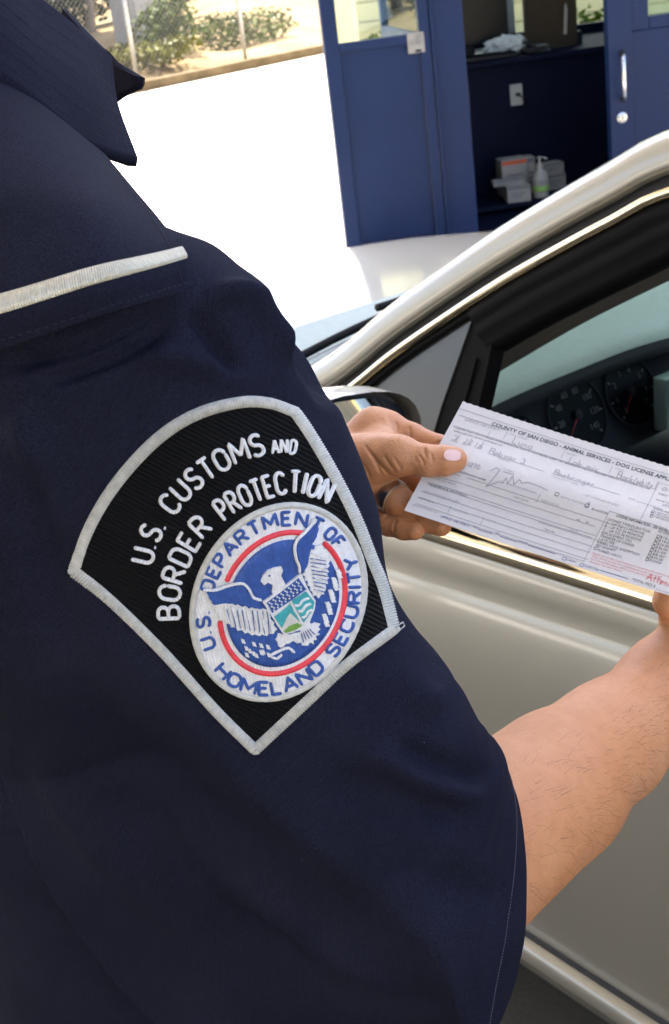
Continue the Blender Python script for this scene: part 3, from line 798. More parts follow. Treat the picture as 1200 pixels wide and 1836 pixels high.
# instrument dials on the sloping panel
gu = Vector((0, 1, 0)); gz = (Vector((.405, 0, .975))-Vector((.355, 0, .86))).normalized(); gn = Vector((-gz.z, 0, gz.x)).normalized()
def dial(n, z, R, marks, needle, first):
    t = (z-.86)/(.975-.86); c = Vector((.355+.05*t, n, z))+gn*.006
    def P2(a, r, o=.0): q = c+gu*(r*math.cos(a))+gz*(r*math.sin(a))+gn*o; return cl(q.x, q.y, q.z)
    K = 40
    face = MB(); face.v = [P2(2*math.pi*j/K, R, .001) for j in range(K)]+[P2(2*math.pi*j/K, R, -.003) for j in range(K)]
    face.f = [list(range(K))]+[[j, (j+1) % K, K+(j+1) % K, K+j] for j in range(K)]
    d = face.build('dial', M['gauge'], car, False)
    MB().tube([P2(2*math.pi*j/K, R*1.02, .002) for j in range(K)], .0018, 6, closed=True).build('dial_rim', M['dash_dark'], d, True)
    nm = len(marks)
    for k, txt in enumerate(marks):
        a = rad(225-270*k/(nm-1))
        q = MB(); q.v = [P2(a-.025, R*.93, .0016), P2(a+.025, R*.93, .0016), P2(a+.025, R*.82, .0016), P2(a-.025, R*.82, .0016)]; q.f = [[0, 1, 2, 3]]
        q.build('tick', M['gauge_print'], d)
        if txt:
            cu = bpy.data.curves.new('n', 'FONT'); cu.body = txt; cu.size = R*.24; cu.align_x = 'CENTER'; cu.align_y = 'CENTER'; cu.resolution_u = 2
            ob = bpy.data.objects.new('n', cu); dg = bpy.context.evaluated_depsgraph_get(); COL.objects.link(ob); dg.update()
            me = bpy.data.meshes.new_from_object(ob.evaluated_get(bpy.context.evaluated_depsgraph_get()))
            vv = []; base_ = P2(a, R*.64, .0016); ex = cl(*gu); ey = cl(*gz)
            for q_ in me.vertices: vv.append(base_+ex*q_.co.x+ey*q_.co.y)
            ff = [list(p.vertices) for p in me.polygons]
            bpy.data.objects.remove(ob); bpy.data.curves.remove(cu); bpy.data.meshes.remove(me)
            mk('numeral', vv, ff, M['gauge_print'], d, False, None, True)
    a = rad(needle); q = MB(); q.v = [P2(a+1.57, R*.03, .004), P2(a, R*.8, .004), P2(a-1.57, R*.03, .004), P2(a+3.14, R*.2, .004)]; q.f = [[0, 3, 2, 1]]
    q.build('needle', M['needle'], d)
    MB().lathe([(R*.13, .001), (R*.13, .006), (0, .007)], P2(0, 0), cl(*gn), 14).build('hub', M['dash_dark'], d, True, sharp=40)
dial(.455, .925, .060, ['', '20', '40', '60', '80', '100', '120', '140'], 222, 0)
dial(.325, .925, .038, ['C', '', '', 'H'], 100, 0)
dial(.585, .925, .056, ['0', '1', '2', '3', '4', '5', '6', '7'], 225, 0)
# steering wheel, column stalk, info panel, hazard key, seats
sc = Vector((.04, .497, 1.0)); sn = Vector((-.90, 0, .43)).normalized(); su = Vector((.43, 0, .90)).normalized()
def swp(a, r, o=0.0): q = sc+Vector((0, 1, 0))*(r*math.cos(a))+su*(r*math.sin(a))+sn*o; return cl(*q)
M['wheel_grey'] = mat('wheel_grey', (.24, .27, .26), .5, var=.05, vscale=40, bump=.1, bscale=300)
sw_ = MB().tube([swp(2*math.pi*k/40, .185) for k in range(40)], .0155, 12, closed=True).build('steering_wheel', M['wheel_grey'], car, True)
for a in (0.15, math.pi-.15, -math.pi/2): MB().tube([swp(a, .05, -.01), swp(a, .12, -.008), swp(a, .18, 0)], [.03, .022, .016], 8).build('spoke', M['dash_dark'], sw_, True)
MB().lathe([(.0, .02), (.05, .015), (.07, -.01), (.06, -.04)], cl(*sc), cl(*sn), 24).build('hub', M['dash_dark'], sw_, True)
MB().tube([swp(0, 0, -.05), cl(.36, .48, .80)], [.03, .035], 12).build('steering_column', M['dash_dark'], car, True)
M['reflection_teal'] = mat('reflection_panel', (.30, .42, .40), .12, var=.05, vscale=20)  # pale teal colour stands in for a bright reflection beside the wheel
def wpx(x, y, s): return None
MB().box(.318, .345, -.74, -.60, .862, .955, .004).build('reflection_panel', M['reflection_teal'], car)
hz = MB().box(.312, .33, -.66, -.60, .815, .845, .003).build('hazard_key', M['black'], car)
tv = [cl(.3112, .63+.012*math.cos(a), .829+.012*math.sin(a)) for a in (math.pi/2, math.pi*7/6, math.pi*11/6)]
tw = [cl(.3112, .63+.0065*math.cos(a), .829+.0065*math.sin(a)) for a in (math.pi/2, math.pi*7/6, math.pi*11/6)]
mk('warning_triangle', tv+tw, [(0, 1, 4, 3), (1, 2, 5, 4), (2, 0, 3, 5)], M['gauge_print'], hz, False, None, True)
for n in (.43, CW-.43):
    st_ = MB().box(-.72, -.22, -n-.25, -n+.25, .35, .55, .06).build('seat', M['seat'], car, True)
    b_ = MB(); b_.box(-.09, .09, -.24, .24, 0, .62, .06); R_ = Matrix.Rotation(rad(-16), 4, 'Y')
    b_.v = [R_ @ q+cl(-.74, n, .45) for q in b_.v]; b_.build('backrest', M['seat'], st_, True)
    h_ = MB(); h_.box(-.05, .05, -.13, .13, .66, .83, .04); h_.v = [R_ @ q+cl(-.74, n, .45) for q in h_.v]; h_.build('headrest', M['seat'], st_, True)
MB().box(-1.9, -1.35, -CW+.2, -.2, .35, .55, .05).build('rear_seat', M['seat'], car, True)
MB().box(-2.0, -1.85, -CW+.2, -.2, .4, 1.0, .05).build('rear_backrest', M['seat'], car, True)

# unseen tan wall added behind the viewer for reflections and warm bounce
r = empty('bounce_wall', (0, -12, 0), 0, 'long tan wall added unseen behind the viewer for reflections and bounce', 'wall')
MB().box(-30, 30, -.1, .1, 0, 2.6).build('wall', M['cream'], r); MB().box(-30.1, 30.1, -.15, .15, 2.602, 2.7).build('coping', M['pale'], r)

# ================================================================== OFFICER
def twill(name, color, sheen=.35):
    m = mat(name, color, .85, var=.16, vscale=14, sheen=sheen, spec=.04, bump=.08, bscale=900)
    N, L, b = nodes(m); b.inputs['Sheen Roughness'].default_value = .35; b.inputs['Sheen Tint'].default_value = (.5, .56, .85, 1)
    n3 = N.new('ShaderNodeTexNoise'); n3.inputs['Scale'].default_value = 1100; n3.inputs['Detail'].default_value = 3
    t3 = N.new('ShaderNodeTexCoord'); L.new(t3.outputs['Object'], n3.inputs['Vector'])
    r3 = N.new('ShaderNodeMapRange'); r3.inputs[1].default_value = .3; r3.inputs[2].default_value = .7; r3.inputs[3].default_value = .55; r3.inputs[4].default_value = 1.5; L.new(n3.outputs[0], r3.inputs[0])
    s3 = N.new('ShaderNodeVectorMath'); s3.operation = 'SCALE'; L.new(b.inputs['Base Color'].links[0].from_socket, s3.inputs[0]); L.new(r3.outputs[0], s3.inputs['Scale']); L.new(s3.outputs[0], b.inputs['Base Color'])
    stripes_bump(m, 330, .35, .0006, 'UV', rad(50), (60, 0.0, .12))
    return m
M['navy'] = twill('navy_twill', (.0112, .0122, .0232), .0)
M['navy_in'] = mat('navy_lining', (.008, .009, .02), .9)
M['skin'] = mat('skin', (.52, .285, .19), .52, var=.10, vscale=38, bump=.12, bscale=520, sss=.10, spec=.4)
N, L, b = nodes(M['skin'])
# blood tone mottling
n1 = N.new('ShaderNodeTexNoise'); n1.inputs['Scale'].default_value = 17; n1.inputs['Detail'].default_value = 3
cr = N.new('ShaderNodeValToRGB'); cr.color_ramp.elements[0].position = .35; cr.color_ramp.elements[0].color = (.52, .225, .098, 1); cr.color_ramp.elements[1].position = .65; cr.color_ramp.elements[1].color = (.56, .268, .128, 1)
tc = N.new('ShaderNodeTexCoord'); L.new(tc.outputs['Object'], n1.inputs['Vector']); L.new(n1.outputs[0], cr.inputs[0])
n2 = N.new('ShaderNodeTexNoise'); n2.inputs['Scale'].default_value = 160; n2.inputs['Detail'].default_value = 4; L.new(tc.outputs['Object'], n2.inputs['Vector'])
mx = N.new('ShaderNodeMix'); mx.data_type = 'RGBA'; mx.blend_type = 'MULTIPLY'; mx.inputs[0].default_value = .22
c2 = N.new('ShaderNodeValToRGB'); c2.color_ramp.elements[0].position = .3; c2.color_ramp.elements[0].color = (.7, .6, .55, 1); c2.color_ramp.elements[1].position = .6
L.new(n2.outputs[0], c2.inputs[0]); L.new(cr.outputs[0], mx.inputs[6]); L.new(c2.outputs[0], mx.inputs[7]); L.new(mx.outputs[2], b.inputs['Base Color'])
M['nail'] = mat('nail', (.72, .46, .40), .18, spec=.6, coat=.5)
M['hair'] = mat('dark_hair', (.02, .013, .009), .5)
M['silver_thread'] = mat('silver_thread', (.42, .41, .35), .45, metal=.25, var=.3, vscale=300)
M['gold_thread'] = mat('braid_thread', (.48, .45, .36), .34, metal=.65, var=.10, vscale=500, bump=.2, bscale=500)
stripes_bump(M['gold_thread'], 520, .6, .0008, 'UV', 0.0)
M['thread_white'] = mat('white_thread', (.64, .64, .65), .6, var=.10, vscale=400, sheen=.2)
M['thread_grey'] = mat('grey_thread', (.50, .50, .47), .6, var=.16, vscale=350, sheen=.2)
M['thread_blue'] = mat('blue_thread', (.022, .075, .30), .55, var=.2, vscale=400)
M['thread_red'] = mat('red_thread', (.62, .035, .05), .55, var=.15, vscale=400)
M['thread_teal'] = mat('teal_thread', (.03, .30, .33), .55, var=.15, vscale=400)
M['thread_green'] = mat('green_thread', (.14, .30, .05), .55, var=.15, vscale=400)
stripes_bump(M['thread_white'], 300, .55, .0007, 'Object', rad(35)); stripes_bump(M['thread_blue'], 300, .5, .0007, 'Object', rad(-50))
M['twill_black'] = mat('black_twill', (.0030, .0030, .0036), .85, var=.15, vscale=60, spec=.15)
M['stitch'] = mat('stitch_thread', (.06, .065, .10), .8)
M['tungsten'] = mat('dark_metal_ring', (.46, .43, .37), .28, metal=1)

PB = Vector((-.20, .78, 0))
person = empty('person', PB, 0, 'officer in a navy short-sleeved uniform shirt holding a paper form beside the car', 'person')
S_R = at(150, 640, .63); NK = at(-120, -60, .73)
A_ = Vector((NK.x-S_R.x, NK.y-S_R.y, 0)).normalized(); Fw = Vector((A_.y, -A_.x, 0))
if Fw.x < 0: Fw = -Fw
S_L = Vector((NK.x, NK.y, 0))+A_*.20+Vector((0, 0, S_R.z))

def stack_to_px(P):
    P = np.asarray(P, dtype=float)-np.array(cC)
    z = P@np.array(cD)
    return np.stack([600+FPX*(P@np.array(cR))/z, 918-FPX*(P@np.array(cU))/z], 1)
def seg_dist(Q, poly):
    """distance in the picture from each Q to a polyline, and the position 0..1 along it"""
    poly = np.asarray(poly, dtype=float); best = np.full(len(Q), 1e9); par = np.zeros(len(Q)); sgn = np.zeros(len(Q))
    L = np.r_[0, np.cumsum(np.linalg.norm(np.diff(poly, axis=0), axis=1))]
    for i in range(len(poly)-1):
        a = poly[i]; d = poly[i+1]-a; l2 = d@d; t = np.clip(((Q-a)@d)/l2, 0, 1)
        v = Q-(a+t[:, None]*d); dist = np.linalg.norm(v, axis=1); m = dist < best
        best[m] = dist[m]; par[m] = ((L[i]+t*math.sqrt(l2))/L[-1])[m]; sgn[m] = np.sign(d[0]*v[:, 1]-d[1]*v[:, 0])[m]
    return best, par, sgn
def fold_disp(Q, folds):
    out = np.zeros(len(Q))
    for poly, w, h, *ends in folds:
        P = catmull(poly, 24); dist, par, sg = seg_dist(Q, P)
        tap = np.clip(par/.25, 0, 1)*np.clip((1-par)/.25, 0, 1) if not ends else np.clip(par/ends[0], 0, 1)*np.clip((1-par)/ends[1], 0, 1)
        tap = tap*tap*(3-2*tap)
        out += 1.25*h*tap*np.exp(-(dist/w)**2)
    return out
# ---- right sleeve: rings from shoulder to hem
# cx, cy, d, e1x, e1y, wf, wb, tn, tf, e2x, e2y, crease angle, crease size
RG = [(130, 545, .605, .74, -.67, 205, 250, .080, .06, .0, .0, 120, .00),
      (222, 655, .612, .83, -.55, 285, 300, .088, .06, .0, .0, 118, .00),
      (298, 800, .632, .91, -.41, 308, 420, .086, .06, .0, .0, 115, .00),
      (385, 980, .655, .955, -.30, 300, 490, .080, .06, .0, .05, 112, .01),
      (480, 1140, .680, .93, -.37, 238, 560, .074, .06, .05, .08, 104, .09),
      (590, 1280, .705, .88, -.47, 222, 640, .070, .06, .12, .08, 101, .22),
      (735, 1440, .738, .55, -.83, 196, 640, .064, .055, .22, .05, 99, .27),
      (815, 1515, .762, .30, -.95, 203, 510, .058, .052, .26, .0, 109, .26),
      (880, 1585, .785, .02, -1.0, 217, 186, .050, .05, .28, -.08, 150, .14)]
NS, NM = 170, 220
R_ = catmull(RG, NS)
phi = np.linspace(0, 2*math.pi, NM, endpoint=False)
nR, nU, nD, nC = (np.array(q) for q in (cR, cU, cD, cC))
def sleeve_pts():
    P = np.zeros((NS, NM, 3)); rad_dir = np.zeros((NS, NM, 3))
    for i, (cx, cy, d, ex, ey, wf, wb, tn, tf, fx, fy, ca, cs) in enumerate(R_):
        c = np.array(at(cx, cy, d)); n_ = math.hypot(ex, ey)
        e1 = (nR*ex-nU*ey)/n_; e2 = nR*fx-nU*fy-nD; e2 /= np.linalg.norm(e2)
        co, si = np.cos(phi), np.sin(phi); ex_ = .92
        a = np.sign(co)*np.abs(co)**ex_*np.where(co > 0, wf, wb)/FPX*d
        b = np.sign(si)*np.abs(si)**ex_*np.where(si > 0, tn, tf)
        wgt = min(1.0, max(0.0, cs/.16)); car_ = rad(ca)
        x_ = np.clip((phi-car_)/(math.pi-car_), 0, 1); sx_ = x_
        a2 = -(abs(math.cos(car_))**ex_+(1-abs(math.cos(car_))**ex_)*sx_)*wb/FPX*d
        b2_ = tn*math.sin(car_)**ex_*(1-sx_)-.055*sx_
        y_ = np.clip((phi-math.pi)/math.pi, 0, 1)
        lowm = (phi > car_) & (phi <= math.pi); a = np.where(lowm, a*(1-wgt)+a2*wgt, a); b = np.where(lowm, b*(1-wgt)+b2_*wgt, b)
        b = np.where(phi > math.pi, b-.055*wgt*(1-y_)**2, b)
        dl = np.abs((phi-rad(ca)+math.pi) % (2*math.pi)-math.pi)
        k = 1+cs*np.exp(-(dl/.20)**.95)
        P[i] = c+(k*a)[:, None]*e1+(k*b)[:, None]*e2
        rad_dir[i] = (co[:, None]*e1+si[:, None]*e2)
    return P, rad_dir
SP, SRd = sleeve_pts()
folds_sleeve = [
    ([(350, 540), (430, 530), (490, 575), (530, 660)], 20, .0085),
    ([(455, 520), (512, 575), (562, 660), (605, 745)], 17, -.0130),
    ([(330, 550), (385, 600), (430, 690)], 18, -.0060),
    ([(60, 690), (200, 640), (335, 560)], 16, -.0070),
    ([(-20, 660), (150, 625), (335, 530)], 12, -.0060),
    ([(240, 640), (340, 650), (470, 700)], 24, .0050),
    ([(540, 700), (600, 800), (650, 900)], 16, -.0050),
    ([(640, 1150), (720, 1210), (800, 1290)], 30, .0055),
    ([(700, 1330), (790, 1370), (890, 1400)], 22, -.0050),
    ([(560, 1390), (690, 1430), (860, 1480)], 34, -.0060),
    ([(640, 1330), (760, 1400), (890, 1440)], 22, .0050),
    ([(680, 1540), (790, 1580), (915, 1620)], 26, -.0045),
    ([(120, 1180), (300, 1380), (480, 1560)], 50, -.0090),
    ([(60, 1300), (200, 1500), (420, 1700)], 50, .0100),
    ([(200, 1350), (350, 1600), (600, 1760)], 36, -.0080),
    ([(420, 1560), (560, 1680), (760, 1790)], 30, .0070),
    ([(40, 800), (90, 1000), (160, 1180)], 50, -.0070),
    ([(20, 720), (80, 860), (110, 1000)], 30, .0060),
]
Qs = stack_to_px(SP.reshape(-1, 3)); near = np.clip(np.sin(phi)*3+.8, 0, 1)[None, :].repeat(NS, 0).ravel()
dsp = fold_disp(Qs, folds_sleeve)*near
xs = SP.reshape(-1, 3)
lump = np.array([noise.noise(Vector(q)*16)*.0020+noise.noise(Vector(q)*46)*.0010 for q in xs])+np.array([noise.noise(Vector((i*.16, math.cos(p)*1.6, math.sin(p)*1.6)))*.0014 for i in range(NS) for p in phi])
PC = np.array([(455, 1035)]); pm = np.clip((np.linalg.norm((Qs-PC)/np.array([330, 340]), axis=1)-.85)/.35, 0, 1)
dsp = (dsp+lump)*pm
SP = (xs+SRd.reshape(-1, 3)*dsp[:, None]).reshape(NS, NM, 3)
# hem turns in a little, seam ring
rollin = []
for k, (sh, inn) in enumerate(((.0015, .0012), (.0015, .004), (-.02, .006))):
    c = SP[-1].mean(0); t = SP[-1].mean(0)-SP[-4].mean(0); t /= np.linalg.norm(t)
    rollin.append(SP[-1]+t*sh+(c-SP[-1])/np.linalg.norm(c-SP[-1], axis=1)[:, None]*inn)
allP = np.concatenate([SP, np.array(rollin)], 0)
arc = np.r_[0, np.cumsum(np.linalg.norm(np.diff(allP[:, 60], axis=0), axis=1))]
uv = [(arc[i], phi[j]*.075) for i in range(len(allP)) for j in range(NM)]
sl_faces = grid_faces(len(allP), NM, closed_v=True)
sleeve = mk('sleeve', [tuple(q) for q in allP.reshape(-1, 3)], sl_faces, M['navy'], person, True, uv)
bvh_sleeve = BVHTree.FromPolygons([Vector(q) for q in SP.reshape(-1, 3)], grid_faces(NS, NM, closed_v=True))
def on_sleeve(x, y, off=0.0, bvh=None):
    bvh = bvh or bvh_sleeve
    v = ray(x, y).normalized(); loc, nor, _, _ = bvh.ray_cast(cC, v)
    if loc is None: return None
    if nor.dot(v) > 0: nor = -nor
    return loc+nor*off, nor
# hem stitching: separate small stitches a finger's breadth from the edge
stm = MB(); i_h = NS-1-int(NS*.055)
for j in range(0, NM, 1):
    for f0 in (0.0, .5):
        a = Vector(SP[i_h, j]).lerp(Vector(SP[i_h, (j+1) % NM]), f0+.06); b2 = Vector(SP[i_h, j]).lerp(Vector(SP[i_h, (j+1) % NM]), f0+.38)
        o = Vector(SRd.reshape(NS, NM, 3)[i_h, j])*.0003
        stm.tube([a+o, b2+o], .00028, 4)
stm.build('hem_stitching', M['stitch'], sleeve, False, local=False)

# ---- shirt body (shoulders, chest, back, left sleeve) as one smooth surface
def loc_uvz(u, v, z): return Vector((NK.x, NK.y, 0))+A_*u+Fw*v+Vector((0, 0, z))
def shirt_sdf(X, Y, Z):
    U = (X-NK.x)*A_.x+(Y-NK.y)*A_.y; V = (X-NK.x)*Fw.x+(Y-NK.y)*Fw.y
    zz = S_R.z
    d = cone(V, U, Z, (0.0, 0, .96), (0.0, 0, 1.20), .165, .165, 1.45)
    d = smin(d, cone(V, U, Z, (.012, 0, 1.20), (0.0, 0, zz-.12), .17, .165, 1.40), .05)
    d = smin(d, cone(V, U, Z, (-.01, -.135, zz-.035), (-.01, .135, zz-.035), .062, .062, 1.05), .06)
    d = smin(d, cone(V, U, Z, (-.012, -.11, zz-.01), (-.02, 0, zz+.05), .050, .058), .04)
    d = smin(d, cone(V, U, Z, (-.012, .11, zz-.01), (-.02, 0, zz+.05), .050, .058), .04)
    # left upper arm and its sleeve
    s = np.array(S_L); e = np.array(E_L)
    d = smin(d, cone(X, Y, Z, s, s+(e-s)*.78, .066, .07), .03)
    return d
E_L = Vector((-.20, 1.03, 1.21))
sv, sf = surface_nets(shirt_sdf, (-.62, .50, .93), (.06, 1.22, 1.64), .006)
sh_n = np.array([noise.noise(Vector(q)*9)*.004+noise.noise(Vector(q)*23)*.0015 for q in sv])
cen = np.array([NK.x, NK.y, 1.3]); dd = sv-cen; dd[:, 2] *= .3; dd /= np.linalg.norm(dd, axis=1)[:, None]
sv = sv+dd*sh_n[:, None]
uvq = np.stack([sv[:, 2], np.arctan2(sv[:, 1]-NK.y, sv[:, 0]-NK.x)*.15], 1)
shirt = mk('shirt', sv, sf, M['navy'], person, True, uvq)

def sheet(name, ctrl, nu, nv, thick, m, par, quilt=None, smooth_edge=True):
    """curved cloth slab from a coarse grid of (px, py, d); closed, with real thickness"""
    C = np.array([[list(at(*q)) for q in row] for row in ctrl])
    rows = np.array([catmull(r, nv) for r in C]); G = np.array([catmull(rows[:, j], nu) for j in range(nv)]).transpose(1, 0, 2)
    du = np.gradient(G, axis=0); dv = np.gradient(G, axis=1); n = np.cross(du, dv); n /= np.linalg.norm(n, axis=2)[:, :, None]
    if ((G-nC)*n).sum() > 0: n = -n                       # towards the viewer's side = outer face
    T = G+n*thick/2; B = G-n*thick/2
    # rounded rim
    def shrink(E, f):
        c = E.copy(); return c
    top = T.reshape(-1, 3); bot = B.reshape(-1, 3); K = nu*nv
    f = grid_faces(nu, nv); f += [tuple(i+K for i in q[::-1]) for q in f]
    ring = [i*nv for i in range(nu)]+[(nu-1)*nv+j for j in range(1, nv)]+[i*nv+nv-1 for i in range(nu-2, -1, -1)]+[j for j in range(nv-2, 0, -1)]
    mid = []; base = 2*K
    for i in ring: mid.append((top[i]+bot[i])/2)
    cen = G.mean((0, 1)); R2 = len(ring)
    mid = [q+(q-cen)/np.linalg.norm(q-cen)*thick*.45 for q in mid]
    for k in range(R2):
        a, b = ring[k], ring[(k+1) % R2]
        f.append((a, b, base+(k+1) % R2, base+k)); f.append((base+k, base+(k+1) % R2, b+K, a+K))
    V = np.vstack([top, bot, np.array(mid)])
    lu = np.linalg.norm(np.gradient(G, axis=0), axis=2).mean()*np.arange(nu); lv = np.linalg.norm(np.gradient(G, axis=1), axis=2).mean()*np.arange(nv)
    uvg = [(lu[i], lv[j]) for i in range(nu) for j in range(nv)]
    uv = uvg+uvg+[uvg[i] for i in ring]
    o = mk(name, [tuple(q) for q in V], f, m, par, True, uv, sharp=75)
    o['_'] = 0; del o['_']
    return o, T, n
# epaulette over the shoulder, collar end first
EP = [[(-190, 40, .665), (-60, 110, .650), (70, 195, .655), (183, 283, .700)],
      [(-190, 220, .600), (-40, 240, .580), (120, 290, .580), (232, 343, .612)],
      [(-185, 400, .555), (-25, 380, .528), (160, 378, .524), (283, 404, .560)],
      [(-180, 560, .535), (-20, 545, .502), (180, 488, .496), (322, 456, .530)],
      [(-180, 648, .540), (-15, 622, .505), (190, 556, .499), (341, 512, .530)]]
ep, ET, EN = sheet('epaulette', EP, 60, 44, .0052, M['navy'], person)
# silver braid across the epaulette's outer end: raised band of thread
def band_on(G, Nn, v0, v1, lift, name, m, par, u0=0, u1=None, wob=0.0):
    nu, nv = G.shape[:2]; P = []
    vs = np.linspace(v0, v1, 7); js = np.linspace(0, nv-1, 130)
    for j in js:
        a = int(min(j, nv-2)); fj = j-a; row = []
        for k, v in enumerate(vs):
            i = int(min(v, nu-2)); fi = v-i
            q = (G[i, a]*(1-fi)+G[i+1, a]*fi)*(1-fj)+(G[i, a+1]*(1-fi)+G[i+1, a+1]*fi)*fj
            nn = Nn[i, a]
            h = lift*math.sqrt(max(0, 1-abs((k-3)/3.05)**6))
            h *= 1+wob*math.sin(j*9.5)
            row.append(q+nn*h)
        P.append(row)
    return mk(name, [tuple(q) for r in P for q in r], grid_faces(len(js), 7), m, par, True, [(js[i]*.002, vs[k]*.002) for i in range(len(js)) for k in range(7)])
band_on(ET, EN, 43.6, 47.9, .0012, 'silver_braid', M['gold_thread'], ep, wob=.05)
# stitched sleeve-head seam below the epaulette
# collar: near leaf and far leaf, standing round the neck
CN = [[(-120, -150, .655), (-20, -62, .672), (62, 2, .700), (130, 56, .730), (190, 107, .765)],
      [(-130, -60, .628), (-30, 20, .645), (60, 95, .670), (142, 150, .705), (201, 190, .752)],
      [(-140, 40, .618), (-40, 110, .634), (60, 185, .655), (150, 258, .692), (238, 291, .738)]]
col, CT, CNn = sheet('collar', CN, 34, 60, .0078, M['navy'], person)
CF = [[(120, 20, .86), (170, 75, .84), (196, 104, .815), (222, 122, .800), (252, 138, .790)],
      [(110, 60, .86), (165, 110, .84), (196, 140, .815), (222, 148, .802), (250, 150, .791)],
      [(100, 110, .85), (160, 150, .835), (197, 178, .812), (222, 168, .804), (246, 158, .793)]]
sheet('collar_leaf', CF, 14, 24, .0075, M['navy'], person)
stc = MB()
for i in np.linspace(3, 30, 7):
    i = int(i)
    for j in np.arange(2, 57, 1.0):
        a = CT[i, int(j)]; b2 = CT[i, int(j)+1]; o = CNn[i, int(j)]*.0001
        stc.tube([Vector(a+(b2-a)*.1+o), Vector(a+(b2-a)*.75+o)], .0003, 3)
for j in (50, 53, 56):
    for i in range(1, 32):
        a = CT[i, j]; b2 = CT[i+1, j]; o = CNn[i, j]*.0001
        stc.tube([Vector(a+(b2-a)*.1+o), Vector(a+(b2-a)*.75+o)], .0003, 3)
stc.build('collar_stitching', M['navy_in'], col, False, local=False)
ste = MB()
for i in (57,):
    for j in range(1, 42):
        a = ET[i, j]; b2 = ET[i, j+1]; ste.tube([Vector(a+(b2-a)*.1+EN[i, j]*.0001), Vector(a+(b2-a)*.7+EN[i, j]*.0001)], .0003, 3)
for j in (41,):
    for i in range(1, 57):
        a = ET[i, j]; b2 = ET[i+1, j]; ste.tube([Vector(a+(b2-a)*.1+EN[i, j]*.0001), Vector(a+(b2-a)*.7+EN[i, j]*.0001)], .0003, 3)
ste.build('epaulette_stitching', M['navy_in'], ep, False, local=False)

# ---- skin: both arms with hands, neck and head in one body mesh
def CP(x, y, d): return np.array(at(x, y, d), dtype=np.float32)
bodyV = []; bodyF = []; bcount = 0
def add_body(v, f):
    global bcount
    bodyV.append(v); bodyF.append(f+bcount); bcount += len(v)
# right arm
RA = [(CP(700, 1480, .745), .052), (CP(810, 1550, .785), .0450), (CP(905, 1466, .818), .0430), (CP(1000, 1400, .850), .0412), (CP(1090, 1332, .885), .0362), (CP(1200, 1226, .930), .0305), (CP(1268, 1150, .955), .0270)]
RH = dict(palm=[(CP(1268, 1150, .955), CP(1300, 1080, .965), .024, .025), (CP(1300, 1080, .965), CP(1330, 1010, .965), .025, .022), (CP(1290, 1120, .955), CP(1275, 1065, .950), .022, .017)],
          fingers=[[(CP(1266, 1108, .946), .017), (CP(1216, 1098, .928), .0125), (CP(1200, 1078, .918), .0108), (CP(1205, 1048, .9115), .009)],
                   [(CP(1325, 1010, .972), .012), (CP(1300, 965, .968), .0105), (CP(1262, 960, .958), .0095), (CP(1240, 975, .952), .0085)],
                   [(CP(1340, 1030, .978), .012), (CP(1310, 1000, .978), .0105), (CP(1268, 1000, .962), .0095), (CP(1244, 1012, .953), .0085)],
                   [(CP(1340, 1055, .980), .0115), (CP(1308, 1040, .978), .010), (CP(1270, 1040, .960), .009), (CP(1248, 1048, .952), .008)],
                   [(CP(1335, 1080, .980), .0105), (CP(1305, 1076, .975), .009), (CP(1275, 1076, .958), .008), (CP(1256, 1080, .950), .0075)]])
LH = dict(palm=[(CP(585, 862, .975), CP(672, 772, .982), .028, .0150), (CP(585, 862, .975), CP(668, 808, .992), .028, .0150), (CP(585, 868, .975), CP(662, 845, .995), .028, .0150), (CP(585, 875, .972), CP(652, 880, .985), .028, .0140),
                (CP(590, 850, .968), CP(648, 832, .948), .028, .0195), (CP(648, 832, .948), CP(708, 817, .930), .0195, .0130), (CP(668, 772, .980), CP(690, 795, .955), .013, .0105)],
          fingers=[[(CP(690, 820, .935), .0150), (CP(722, 817, .926), .0120), (CP(768, 826, .9205), .0106), (CP(797, 826, .9195), .0101), (CP(815, 824, .9200), .0088)],
                   [(CP(672, 768, .980), .0128), (CP(700, 768, .976), .0112), (CP(738, 784, .968), .0100), (CP(788, 803, .956), .0088), (CP(820, 816, .9490), .0078)],
                   [(CP(668, 808, .992), .0125), (CP(728, 862, .982), .0105), (CP(772, 872, .960), .0090), (CP(812, 868, .948), .0080)],
                   [(CP(660, 848, .982), .0122), (CP(676, 870, .952), .0110), (CP(712, 897, .9390), .0104), (CP(740, 914, .938), .0098), (CP(767, 931, .933), .0090), (CP(790, 941, .9285), .0080)],
                   [(CP(648, 878, .980), .0112), (CP(664, 915, .960), .0094), (CP(698, 938, .946), .0089), (CP(725, 946, .937), .0083), (CP(743, 950, .931), .0073)]])
def hand_sdf(H, X, Y, Z, kp=.010, kf=.009):
    p = None
    for a, b, r1, r2 in H['palm']:
        d = cone(X, Y, Z, a, b, r1, r2); p = d if p is None else smin(p, d, kp)
    out = None
    for fg in H['fingers']:
        d = None
        for (a, r1), (b, r2) in zip(fg[:-1], fg[1:]):
            e = cone(X, Y, Z, a, b, r1, r2); d = e if d is None else smin(d, e, .0035)
        q = smin(p, d, kf); out = q if out is None else np.minimum(out, q)
    return out
def bounds(H, extra, pad):
    P = [q for a, b, _, _ in H['palm'] for q in (a, b)]+[q for fg in H['fingers'] for q, _ in fg]+extra
    P = np.array(P); return P.min(0)-pad, P.max(0)+pad
def arm_r(X, Y, Z):
    d = None
    for (a, r1), (b, r2) in zip(RA[:-1], RA[1:]):
        e = cone(X, Y, Z, a, b, r1, r2); d = e if d is None else smin(d, e, .02)
    # elbow and the flexor belly
    e = cone(X, Y, Z, CP(860, 1570, .80), CP(985, 1448, .842), .030, .030); d = smin(d, e, .03)
    return smin(d, hand_sdf(RH, X, Y, Z), .014)
